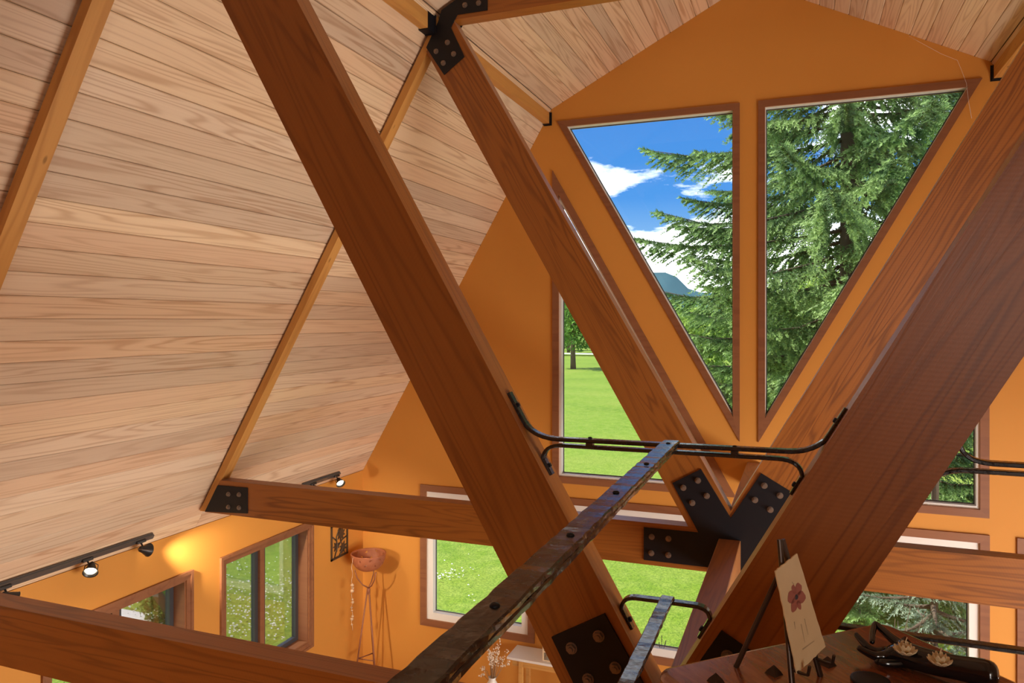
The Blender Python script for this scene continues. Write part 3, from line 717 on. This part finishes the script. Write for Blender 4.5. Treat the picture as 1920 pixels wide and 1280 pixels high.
# ------------------------------------------------------------------ track lights on the left slope
TX, TZZ = -4.715, -1.838
tdir = Vector((KS, 0, 1)).normalized(); tn = Vector((1, 0, -KS)).normalized()
for (ya, yb, lb_) in ((2.7, 4.80, 'grey light track above the knee wall windows'), (6.85, 7.56, 'grey light track near the gable corner above the metal art')):
    mb = MB(); c = Vector((TX, 0, TZZ))
    for (a0, a1, n0, n1) in ((-.018, .018, -.004, .016), (-.024, .024, -.016, -.004)):
        q = [c + tdir*a0 + tn*n0, c + tdir*a1 + tn*n0, c + tdir*a1 + tn*n1, c + tdir*a0 + tn*n1]
        mb.prism([(p.x, p.z) for p in q], lambda x, z: (x, ya, z), lambda x, z: (x, yb, z))
    obj('light_track', mb, MT['track_grey'], label=lb_, cat='light track')
def head(y, aim, label, power, lit=True, cone=1.5):
    base = Vector((TX, y, TZZ)) + tn*.016
    Hd = thing('track_spotlight', base, label, 'spotlight', 'track spotlights')
    obj('clip', MB().box((base.x - .012, y - .045, base.z - .012), (base.x + .022, y + .045, base.z + .012)), MT['shade_grey'], Hd, bev=.003)
    d = Vector(aim).normalized(); c = base + tn*.055 + Vector((0, 0, -.035))
    sd = d.cross(Vector((0, 0, 1))).normalized()
    obj('stem', MB().tube([base, base.lerp(c, .5), c - d*.02], .007, 8), MT['shade_grey'], Hd)
    y1 = [c + sd*s*.046 - d*.005 for s in (-1, 1)]
    obj('yoke', MB().tube([y1[0] + d*.03, y1[0] - d*.02, c - d*.065, y1[1] - d*.02, y1[1] + d*.03], .004, 6), MT['bolt_steel'], Hd)
    sh = MB(); prof = [(.016, -.05), (.022, -.045), (.030, -.015), (.052, .040), (.056, .044), (.050, .042), (.028, -.012), (.012, -.03)]
    sh.lathe(prof, c, 20, axis=d); s_ = obj('shade', sh, MT['shade_grey'], Hd)
    obj('bulb', MB().lathe([(.012, -.028), (.026, -.008), (.038, .022), (.034, .030), (.002, .034)], c, 18, axis=d), MT['bulb_glow'] if lit else MT['white_ceramic'], s_)
    if power:
        l = bpy.data.lights.new('spot_beam', 'SPOT'); l.energy = power; l.color = (1, .86, .66); l.spot_size = cone; l.spot_blend = .9; l.shadow_soft_size = .03
        lo = bpy.data.objects.new('spot_beam', l); C.objects.link(lo); lo.location = c + d*.06 + OFF; lo.rotation_euler = d.to_track_quat('-Z', 'Y').to_euler()
    return Hd
head(3.52, (.30, .80, -.62), 'dark track spotlight over the beam, beside the lit one', 60, cone=1.3)
head(4.16, (.55, -.60, -.50), 'lit track spotlight with a clear glowing bulb above the knee wall', 16)
head(4.66, (.06, 3.2, -1.15), 'dark track spotlight at the end of the long light track', 190, cone=.9)
head(7.47, (.72, -.45, -.5), 'glowing spotlight on the short track near the gable corner', 20)
head(7.02, (.35, .5, -.8), 'dark spotlight on the short track above the metal art', 25)

# ------------------------------------------------------------------ metal wall art
AR = thing('wall_art', (-W + .01, 7.66, -2.87), 'dark pierced metal panel on the knee wall above the bowl stand', 'wall art')
am = MB(); y0, y1, z0, z1 = 7.50, 7.83, -2.87, -2.47
def apl(pts, w):
    am.bar([(-W + .012, p[0], p[1]) for p in pts], w, .008, up=(0, -.3, 1))
for p in ([(y0, z0), (y0, z1)], [(y0, z1), (y1, z1)], [(y1, z1), (y1, z0)], [(y1, z0), (y0, z0)]):
    a, b = p; am.box((-W + .002, min(a[0], b[0]) - .012, min(a[1], b[1]) - .012), (-W + .014, max(a[0], b[0]) + .012, max(a[1], b[1]) + .012))
obj('frame', am, MT['art_metal'], AR)
am = MB()
for (cy, cz, r1, r2, n) in ((7.70, -2.60, .09, .05, 9), (7.60, -2.73, .07, .035, 7), (7.74, -2.78, .08, .04, 8)):
    pl = [(cy + (r1 if k % 2 else r2)*math.cos(math.pi*k/n), cz + (r1 if k % 2 else r2)*math.sin(math.pi*k/n)) for k in range(2*n)]
    am.prism(pl, lambda y, z: (-W + .003, y, z), lambda y, z: (-W + .010, y, z))
obj('cutout_leaves', am, MT['art_metal'], AR)
am = MB()
for p in ([(7.56, -2.86), (7.62, -2.75), (7.60, -2.62), (7.68, -2.50)], [(7.62, -2.75), (7.72, -2.68), (7.81, -2.66)], [(7.66, -2.86), (7.74, -2.78), (7.82, -2.80)], [(7.52, -2.60), (7.60, -2.66)]):
    am.tube([(-W + .008, y, z) for y, z in p], .008, 6)
obj('branch', am, MT['art_metal'], AR)

# ------------------------------------------------------------------ pierced bowl on tripod stand
bx, by = -4.50, 7.86; zr = -2.86
ST = thing('bowl_stand', (bx, by, FL), 'slender copper-coloured tripod stand in the room corner', 'stand')
for k in range(3):
    an = math.radians(95 + 120*k); d = Vector((math.cos(an), math.sin(an), 0))
    top = Vector((bx, by, -3.30)); ft = Vector((bx, by, FL)) + d*.20
    obj('leg', MB().tube([top + d*.012, ft], .010, 8), MT['stand_copper'], ST)
    q = top + d*.012; q = q.lerp(ft, .62); an2 = math.radians(95 + 120*(k+1)); d2 = Vector((math.cos(an2), math.sin(an2), 0)); q2 = (top + d2*.012).lerp(Vector((bx, by, FL)) + d2*.20, .62)
    obj('stretcher', MB().tube([q, q2], .007, 6), MT['stand_copper'], ST)
    obj('cradle_arm', MB().tube([top + Vector((0, 0, .02)), top + d*.07 + Vector((0,0,.06)), top + d*.135 + Vector((0,0,.15)), top + d*.165 + Vector((0,0,.25))], .008, 6), MT['stand_copper'], ST)
obj('collar', MB().lathe([(.016, 0), (.022, .01), (.022, .07), (.016, .08)], (bx, by, -3.36), 12), MT['stand_copper'], ST)
BO = thing('pierced_bowl', (bx, by, zr - .20), 'terracotta bowl with cut-out triangles on the tripod stand', 'bowl')
def bowl_r(z): # z from 0 (bottom) to .20 rim
    return .055 + .155*math.sqrt(max(0, 1 - ((.20 - z)/.20)**2.0)) if z < .2 else .21
mb = MB(); seg = 40; zs = [0, .012, .03, .055, .085, .115, .15, .18, .20]
rings = []
for z in zs: rings.append([Vector((bx + bowl_r(z)*math.cos(2*math.pi*k/seg), by + bowl_r(z)*math.sin(2*math.pi*k/seg), zr - .20 + z)) for k in range(seg)])
vs_ = [p for r_ in rings for p in r_]; fs_ = []
for i in range(len(zs) - 1):
    for k in range(seg):
        q = [i*seg + k, i*seg + (k+1) % seg, (i+1)*seg + (k+1) % seg, (i+1)*seg + k]
        if i in (4, 6) and (k + (2 if i == 6 else 0)) % 4 == 0:            # triangular openings
            fs_.append([q[0], q[1], q[2]] if k % 8 < 4 else [q[1], q[2], q[3]]); continue
        fs_.append(q)
fs_.append(list(range(seg))[::-1]); mb.add(vs_, fs_, True)
bo = obj('shell', mb, MT['terracotta'], BO); md = bo.modifiers.new('thick', 'SOLIDIFY'); md.thickness = .010; md.offset = -1
obj('rim', MB().tube([(bx + .208*math.cos(2*math.pi*k/40), by + .208*math.sin(2*math.pi*k/40), zr) for k in range(41)], .008, 8, cap=False), MT['terracotta'], BO)
obj('candle', MB().lathe([(.035, 0), (.038, .01), (.036, .05), (.004, .055)], (bx, by, zr - .187), 16), MT['white_ceramic'], label='small pale candle inside the pierced terracotta bowl', cat='candle')
BS = thing('bead_string', (bx - .10, by - .205, zr - .95), 'string of shells and beads hanging from the bowl', 'bead string')
pth = [Vector((bx - .10 + .008*math.sin(i*1.3), by - .205 + (.0 if i else .02), zr + .006 - i*.034)) for i in range(27)]
obj('cord', MB().tube(pth, .0035, 5), MT['bead_shell'], BS)
bead = MB().lathe([(.001, -.014), (.012, -.008), (.015, 0), (.012, .008), (.001, .014)], (0,0,0), 10).mesh('bead')
for i, s in ((10, 1.5), (11, 1.2), (12, 1.7), (15, 1.0), (16, 1.3), (18, 1.0), (19, .8), (21, 1.2), (22, 1.5), (24, .9)):
    placed('bead', bead, MT['bead_shell' if i % 3 else 'stand_copper'], BS, Matrix.Translation(pth[i]) @ Matrix.Scale(s, 4))

# ------------------------------------------------------------------ side table, glass box, vase of dried flowers, sprig
sx0, sx1, sy0, sy1, sz = -2.66, -1.75, 7.82, 8.16, -3.81
SH = thing('side_table', ((sx0 + sx1)/2, (sy0 + sy1)/2, FL), 'pale narrow side table against the gable wall', 'table')
obj('tabletop', MB().box((sx0, sy0, sz - .028), (sx1, sy1, sz)), MT['white_ceramic'], SH, bev=.004)
obj('apron', MB().box((sx0 + .06, sy0 + .03, sz - .10), (sx1 - .06, sy1 - .03, sz - .028)), MT['rafter_wood'], SH)
for x in (sx0 + .16, sx1 - .12):
    for y in (sy0 + .04, sy1 - .06): obj('leg', MB().box((x - .022, y - .022, FL), (x + .022, y + .022, sz - .028)), MT['rafter_wood'], SH)
GB = thing('glass_box', (-2.13, 7.97, sz), 'small glass lantern box with brown edges on the side table', 'lantern')
g0, g1, h0, h1, gz = -2.24, -2.03, 7.88, 8.06, sz + .25
for (x, y) in ((g0, h0), (g1, h0), (g0, h1), (g1, h1)): obj('corner_post', MB().box((x - .008, y - .008, sz + .001), (x + .008, y + .008, gz)), MT['pale_wood'], GB)
for z in (sz + .004, sz + .10, gz):
    mb = MB(); mb.box((g0, h0 - .006, z - .004), (g1, h0 + .006, z + .010)); mb.box((g0, h1 - .006, z - .004), (g1, h1 + .006, z + .010)); mb.box((g0 - .006, h0, z - .004), (g0 + .006, h1, z + .010)); mb.box((g1 - .006, h0, z - .004), (g1 + .006, h1, z + .010))
    obj('rail', mb, MT['pale_wood'], GB)
for (a, b) in (((g0, h0), (g1, h0)), ((g0, h1), (g1, h1)), ((g0, h0), (g0, h1)), ((g1, h0), (g1, h1))):
    obj('glass_side', MB().box((min(a[0], b[0]) - .001, min(a[1], b[1]) - .001, sz + .006), (max(a[0], b[0]) + .001, max(a[1], b[1]) + .001, gz)), MT['glass'], GB)
vx, vy = -2.735, 7.58
VS = obj('vase', MB().lathe([(.085, 0), (.10, .02), (.14, .20), (.15, .36), (.13, .50), (.085, .60), (.045, .655), (.036, .68), (.044, .705), (.040, .707), (.030, .68)], (vx, vy, FL), 28), MT['white_ceramic'], label='white ceramic floor vase holding dried flowers', cat='vase')
DF = thing('dried_flowers', (vx, vy, FL + .66), 'bunch of dried cream flowers standing in the white vase', 'dried flowers')
stm = MB(); fls = MB()
for k in range(26):
    an = R.uniform(0, 6.28); sp = R.uniform(.02, .16); hh = R.uniform(.18, .42)
    tip = Vector((vx + .05 + sp*math.cos(an), vy + sp*math.sin(an), FL + .68 + hh))
    if k % 7 == 0: tip += Vector((-.17, 0, -.20))
    p0 = Vector((vx + R.uniform(-.012, .012), vy + R.uniform(-.012, .012), FL + .62)); mid = p0.lerp(tip, .55) + Vector((0, 0, .05))
    stm.tube([p0, mid, tip], [.004, .003, .0016], 5)
    for j in range(9):
        q = mid.lerp(tip, R.uniform(.1, 1.1)) + Vector((R.uniform(-.022, .022), R.uniform(-.02, .02), R.uniform(-.02, .02))); r_ = R.uniform(.005, .010)
        fls.lathe([(.001, -r_), (r_*.8, -r_*.5), (r_, 0), (r_*.8, r_*.5), (.001, r_)], q, 6)
obj('stems', stm, MT['dry_stem'], DF); o = obj('flower_heads', fls, MT['dry_flower'], DF); o['kind'] = 'stuff'
sp_ = MB(); bx2, by2, bz2 = -.98, Y2 + .03, -3.67
for (dx, h, ) in ((0, .20), (.03, .15), (-.02, .12)):
    sp_.tube([(bx2 + dx*.3, by2, bz2), (bx2 + dx, by2, bz2 + h*.6), (bx2 + dx*1.6, by2 + .005, bz2 + h)], .003, 5)
    for j in range(3): sp_.lathe([(.001, -.012), (.006, 0), (.001, .012)], (bx2 + dx*(1.1 + .2*j), by2, bz2 + h*(.65 + .14*j)), 6)
obj('dried_sprig', sp_, MT['ink_dark'], label='thin dark dried sprig standing on the window ledge behind the lower rail', cat='sprig')

# ------------------------------------------------------------------ outdoors: ground, flowers, patio
gm = MB(); n = 60
vs_, fs_ = [], []
for j in range(n + 1):
    for i in range(n + 1):
        x = -400 + 800*i/n; y = -60 + 660*(j/n)**1.6
        vs_.append((x, y, GR + (0 if y < 40 else .8*math.sin(x*.013) * min(1, (y-40)/100))))
for j in range(n):
    for i in range(n): fs_.append([j*(n+1)+i, j*(n+1)+i+1, (j+1)*(n+1)+i+1, (j+1)*(n+1)+i])
gm.add(vs_, fs_)
obj('lawn', gm, MT['lawn'], kind='structure')
obj('gravel_road', MB().box((-60, 104, GR + .02), (30, 106.5, GR + .10)), MT['patio'], kind='structure')
obj('patio', MB().box((-12.2, 8.2, GR - .05), (-9.45, 9.35, GR + .06)), MT['patio'], kind='structure')
N = 1500
ctr = np.stack([NR.normal(-8.6, 1.5, N), NR.normal(9.9, 1.3, N)], 1)
ctr = np.concatenate([ctr, np.stack([NR.normal(-5.9, .25, 60), NR.normal(12.9, .3, 60)], 1)])
dm = MB()
for (x, y) in ctr:
    if x > -5.3 and y < 8.5: continue
    r_ = R.uniform(.012, .024); z = GR + R.uniform(.03, .09)
    dm.add([(x + r_, y, z), (x, y + r_, z), (x - r_, y, z), (x, y - r_, z), (x, y, z + r_*.7), (x, y, z - r_*.7)], [[0,1,4],[1,2,4],[2,3,4],[3,0,4],[1,0,5],[2,1,5],[3,2,5],[0,3,5]])
tag(obj('lawn_flowers', dm, MT['daisy_white'], fixn=False), 'scattered small white flowers in the lawn outside the knee wall window', 'flowers', kind='stuff')

# ------------------------------------------------------------------ foliage
def np_mesh(name, V, F, tip=None):
    me = bpy.data.meshes.new(name); nv, nf = len(V), len(F)
    me.vertices.add(nv); me.vertices.foreach_set('co', V.astype(np.float32).ravel())
    me.loops.add(nf*3); me.loops.foreach_set('vertex_index', F.astype(np.int32).ravel())
    me.polygons.add(nf); me.polygons.foreach_set('loop_start', np.arange(0, nf*3, 3, dtype=np.int32)); me.polygons.foreach_set('loop_total', np.full(nf, 3, dtype=np.int32))
    if tip is not None:
        a = me.attributes.new('tip', 'FLOAT', 'POINT'); a.data.foreach_set('value', tip.astype(np.float32))
    me.update(calc_edges=True); return me
def unit(a): return a / np.maximum(np.linalg.norm(a, axis=-1, keepdims=True), 1e-9)
def needles(st, dr, ln, K, nl, nw, droop=.25):
    """needle triangles round twigs given by start, direction and length"""
    T = len(st); a = (NR.random((T, K))*.98 + .02)
    p = st[:, None] + dr[:, None]*(ln[:, None]*a)[..., None]; p[..., 2] -= droop*ln[:, None]*a**2
    rv = unit(NR.normal(size=(T, K, 3))); d = np.broadcast_to(dr[:, None], rv.shape)
    rad = unit(rv - d*(rv*d).sum(-1, keepdims=True)); ndir = unit(d*.75 + rad*.8)
    sd = unit(np.cross(ndir, rv)); L = nl*(1.1 - .5*a)*NR.uniform(.7, 1.25, (T, K))
    V = np.stack([p - sd*nw, p + sd*nw, p + ndir*L[..., None]], 2).reshape(-1, 3)
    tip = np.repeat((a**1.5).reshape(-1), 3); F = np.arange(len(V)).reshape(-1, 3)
    return V, F, tip
def conifer(name, base, zlo, zhi, prof, nb, label, cat, mt, K=46, nl=.075, nw=.011, trunk=.22, spacing=.085, seed=1, twk=.30, group=None):
    global NR
    NR = np.random.default_rng(seed); bx, by = base
    TR = thing(name, (bx, by, GR), label, cat, group)
    obj('trunk', MB().tube([(bx, by, GR - .1), (bx + .03, by, GR + 4), (bx, by, zhi*.6), (bx, by, zhi + .6)], [trunk, trunk*.8, trunk*.5, .03], 10), MT['bark'], TR)
    st, dr, ln = [], [], []; br = MB()
    for i in range(nb):
        t = (i + NR.random())/nb; z = zlo + (zhi - zlo)*t; az = i*2.39996 + NR.normal()*.15
        L = prof(z)*NR.uniform(.72, 1.12)
        if L < .12: continue
        d = np.array([math.cos(az), math.sin(az), 0]); perp = np.array([-d[1], d[0], 0])
        dro = NR.uniform(.18, .34) if z < zlo + (zhi - zlo)*.7 else .02
        P = lambda s: np.array([bx, by, z]) + d*L*s + np.array([0, 0, L*(-dro*s + (dro*.75)*s*s*s)])
        br.tube([P(s) for s in (0, .25, .5, .75, 1)], [.035, .028, .02, .012, .004], 5)
        m = max(4, int(L/spacing)); prev = P(.12)
        for k in range(m):
            s = .14 + .86*(k + .5)/m; p = P(s); tg = unit((P(min(1, s + .03)) - P(s - .03))[None])[0]
            for sg in (-1, 1):
                l = L*twk*(1.02 - s)**.75*NR.uniform(.65, 1.2) + .10
                st.append(p); dr.append(unit((tg*NR.uniform(.55, .95) + perp*sg*NR.uniform(.6, 1.0) + np.array([0, 0, NR.uniform(-.35, .12)]))[None])[0]); ln.append(l)
                if l > .35:
                    for q in (.35, .65):
                        pq = p + dr[-1]*0; base_dir = dr[-1]
                        st.append(p + base_dir*l*q + np.array([0, 0, -.25*l*q*q])); dr.append(unit((base_dir*.6 + tg*.7*NR.uniform(.4, 1) + np.array([0, 0, -.25]))[None])[0]); ln.append(l*.45)
                        break_ = None
            st.append(prev); v = p - prev; ln.append(np.linalg.norm(v) + .03); dr.append(unit(v[None])[0]); prev = p
    obj('branches', br, MT['bark'], TR)['kind'] = 'stuff'
    V, F, tip = needles(np.array(st), np.array(dr), np.array(ln), K, nl, nw)
    V[:, 2] = np.maximum(V[:, 2], GR + .02)
    me = np_mesh('needles', V - np.array([bx, by, GR]), F, tip)
    fo = placed('needles', me, MT[mt], TR, Matrix.Translation((bx, by, GR))); fo['kind'] = 'stuff'
    return TR, len(F)
def sprof(z):
    pts = [(-4.5, 2.6), (-3, 2.9), (-1.5, 3.1), (.5, 3.7), (2.5, 3.8), (4.5, 3.4), (7, 2.5), (9.5, 1.5), (12, .4), (13, .1)]
    return float(np.interp(z, [p[0] for p in pts], [p[1] for p in pts]))
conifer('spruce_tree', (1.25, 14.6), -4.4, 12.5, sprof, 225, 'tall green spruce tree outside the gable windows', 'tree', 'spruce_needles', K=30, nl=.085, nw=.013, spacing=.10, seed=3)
def shprof(z): return float(np.interp(z, [-4.9, -4.2, -3.2, -2.2], [.95, .92, .75, .15]))
conifer('spruce_shrub', (2.0, 10.6), -4.85, -2.3, shprof, 46, 'grey-green spruce shrub below the gable outside the lower window', 'shrub', 'blue_needles', K=26, nl=.05, nw=.008, trunk=.05, spacing=.07, seed=5, twk=.34)
for k, (x, y) in enumerate(((.55, 9.1), (1.40, 9.05), (2.25, 9.1))):
    tw = MB()
    for i in range(16):
        a = R.uniform(0, 6.28); p = Vector((x + R.uniform(-.12, .12), y + R.uniform(-.2, .2), GR)); q = p + Vector((math.cos(a)*R.uniform(.1, .26), math.sin(a)*R.uniform(.05, .22), R.uniform(.8, 1.9)))
        mid = p.lerp(q, .5) + Vector((R.uniform(-.1, .1), R.uniform(-.1, .1), .1)); tw.tube([p, mid, q], [.012, .009, .003], 5)
        for j in range(3):
            s_ = mid.lerp(q, R.random()); tw.tube([s_, s_ + Vector((R.uniform(-.2, .2), R.uniform(-.15, .15), R.uniform(-.05, .3)))], [.006, .002], 4)
    obj('bare_shrub', tw, MT['dead_twig'], label='leafless tan twiggy shrub beside the grey-green spruce shrub', cat='shrub', group='bare twiggy shrubs by the gable')

def leaf_cloud(blobs, n, size):
    V = []
    w = np.array([b[3]**2 for b in blobs]); idx = NR.choice(len(blobs), n, p=w/w.sum())
    c = np.array([b[:3] for b in blobs])[idx]; r_ = np.array([b[3] for b in blobs])[idx]
    d = unit(NR.normal(size=(n, 3))); p = c + d*(r_*NR.uniform(.55, 1.05, n))[:, None]
    a = unit(NR.normal(size=(n, 3)) + d*.6); b = unit(np.cross(a, NR.normal(size=(n, 3)))); s = size*NR.uniform(.6, 1.3, n)[:, None]
    V = np.stack([p - a*s*.5, p + b*s*.5, p + a*s*.6], 1).reshape(-1, 3)
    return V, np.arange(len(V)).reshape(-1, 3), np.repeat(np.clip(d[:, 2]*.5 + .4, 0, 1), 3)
def broadleaf(h, rad, nl, size, seed):
    global NR
    NR = np.random.default_rng(seed); rr = random.Random(seed)
    bl = [(rr.uniform(-.55, .55)*rad, rr.uniform(-.55, .55)*rad, h*rr.uniform(.38, .82), rad*rr.uniform(.35, .55)) for _ in range(11)] + [(0, 0, h*.6, rad*.6), (0, 0, h*.84, rad*.36)]
    V, F, tip = leaf_cloud(bl, nl, size)
    return np_mesh('crown', V, F, tip), MB().tube([(0, 0, -.1), (.05, 0, h*.25), (0, .05, h*.6)], [h*.035, h*.026, h*.012], 7).mesh('trunk')
protos = [broadleaf(9, 4.2, 5200, .42, 21), broadleaf(7, 3.6, 4200, .40, 22), broadleaf(11, 4.6, 5200, .5, 23)]
def tree(i, x, y, s, label, mt='tree_leaves', name='broadleaf_tree', group=None):
    T = thing(name, (x, y, GR), label, 'tree', group); Mx = Matrix.Translation((x, y, GR)) @ Matrix.Rotation(R.uniform(0, 6), 4, 'Z') @ Matrix.Scale(s, 4)
    for nm, me, m_ in (('crown', protos[i][0], MT[mt]), ('trunk', protos[i][1], MT['bark'])):
        o = placed(nm, me, None, T, Mx)
        if not me.materials: me.materials.append(m_)
        o.material_slots[0].link = 'OBJECT'; o.material_slots[0].material = m_
        if nm == 'crown': o['kind'] = 'stuff'
tp = pz(1075, 690, GR)
tree(0, tp.x, tp.y, 1.0, 'round green tree standing alone in the meadow')
p = py(1305, 600, 42); tree(1, p.x, 42, .80, 'yellow-green leafy tree behind the spruce', 'lime_leaves')
p = py(1262, 600, 50); tree(1, p.x, 50, .72, 'smaller yellow-green leafy tree beside the spruce', 'lime_leaves')
p = py(1520, 600, 46); tree(0, p.x, 46, .9, 'bright leafy tree seen through the spruce branches', 'lime_leaves')
p = py(1660, 600, 62); tree(2, p.x, 62, .9, 'dark leafy tree seen through the spruce branches')
for r_ in range(3):
    for k in range(17):
        x = -62 + k*9.5 + (r_ % 2)*4.7; y = 112 + r_*13
        tree((k + r_) % 3, x, y, R.uniform(.62, .88), 'tree in the row along the far edge of the meadow', group='trees along the far edge of the meadow')
for k in range(9):
    a = -60 + k*4; y = 96 - abs(k - 4)*2
    tree(k % 3, y*math.tan(math.radians(a)), y, R.uniform(.6, .8), 'tree in the row along the far edge of the meadow', group='trees along the far edge of the meadow')
# hills
def hill(name, y, pts, depth, label):
    mb = MB(); n = 80; vs_, fs_ = [], []
    for i in range(n + 1):
        x = pts[0][0] + (pts[-1][0] - pts[0][0])*i/n; h = float(np.interp(x, [p[0] for p in pts], [p[1] for p in pts])) * (1 + .05*math.sin(i*1.7) + .03*math.sin(i*4.1))
        for (dy, f) in ((0, 0), (depth*.3, .35), (depth*.6, .75), (depth, 1.0), (depth*2, 0)): vs_.append((x, y + dy, GR - 3 + h*f))
    for i in range(n):
        for k in range(4): fs_.append([i*5+k, (i+1)*5+k, (i+1)*5+k+1, i*5+k+1])
    mb.add(vs_, fs_, True); return tag(obj(name, mb, MT['far_hill']), None, None, kind='structure')
hx = lambda u, y: py(u, 600, y).x
Yh = 900
hill('hill_far', Yh, [(hx(200, Yh), 20), (hx(600, Yh), 60), (hx(900, Yh), 40), (hx(1050, Yh), 80), (hx(1130, Yh), 95), (hx(1220, Yh), 70), (hx(1290, Yh), 45), (hx(1400, Yh), 30), (hx(1600, Yh), 40), (hx(1900, Yh), 25)], 150, '')
# things by the patio
p = pz(296, 1166, GR)
NR = np.random.default_rng(9)
bV, bF, bt = leaf_cloud([(0, 0, .35, .42), (.2, .1, .25, .35), (-.15, -.1, .5, .3)], 2600, .07)
BU = thing('patio_shrub', (p.x + .1, p.y + .1, GR), 'dark leafy shrub beside the patio outside the knee wall', 'shrub')
o = placed('foliage', np_mesh('foliage', bV, bF, bt), MT['tree_leaves'], BU, Matrix.Translation((p.x + .1, p.y + .1, GR))); o['kind'] = 'stuff'
obj('stem', MB().tube([(p.x + .1, p.y + .1, GR - .05), (p.x + .1, p.y + .1, GR + .4)], .03, 6), MT['bark'], BU)
def px_(u, v, x): r = ray(u, v); return Vector((CX, 0, 0)) + r * ((x - CX) / r.x)
pa_, pb_ = px_(283, 1095, -6.9), px_(320, 1150, -6.9)
dv = pb_ - pa_
obj('log_brace', MB().tube([pa_ - dv*1.2, pa_, pb_, pb_ + dv*((GR - .03 - pb_.z)/dv.z)], .055, 10), MT['bark'], label='dark slanting log brace outside the knee wall window', cat='log')

pts = [py(u, v, Y2 - .03) for u, v in ((1705, 66), (1730, 82), (1765, 101), (1795, 113), (1803, 132), (1812, 156), (1816, 190), (1822, 222))]
pts[0].y = Y2 - .004
obj('cobweb_strand', MB().tube(pts, .0011, 5), MT['daisy_white'], label='thin pale cobweb strand hanging before the gable wall', cat='cobweb')
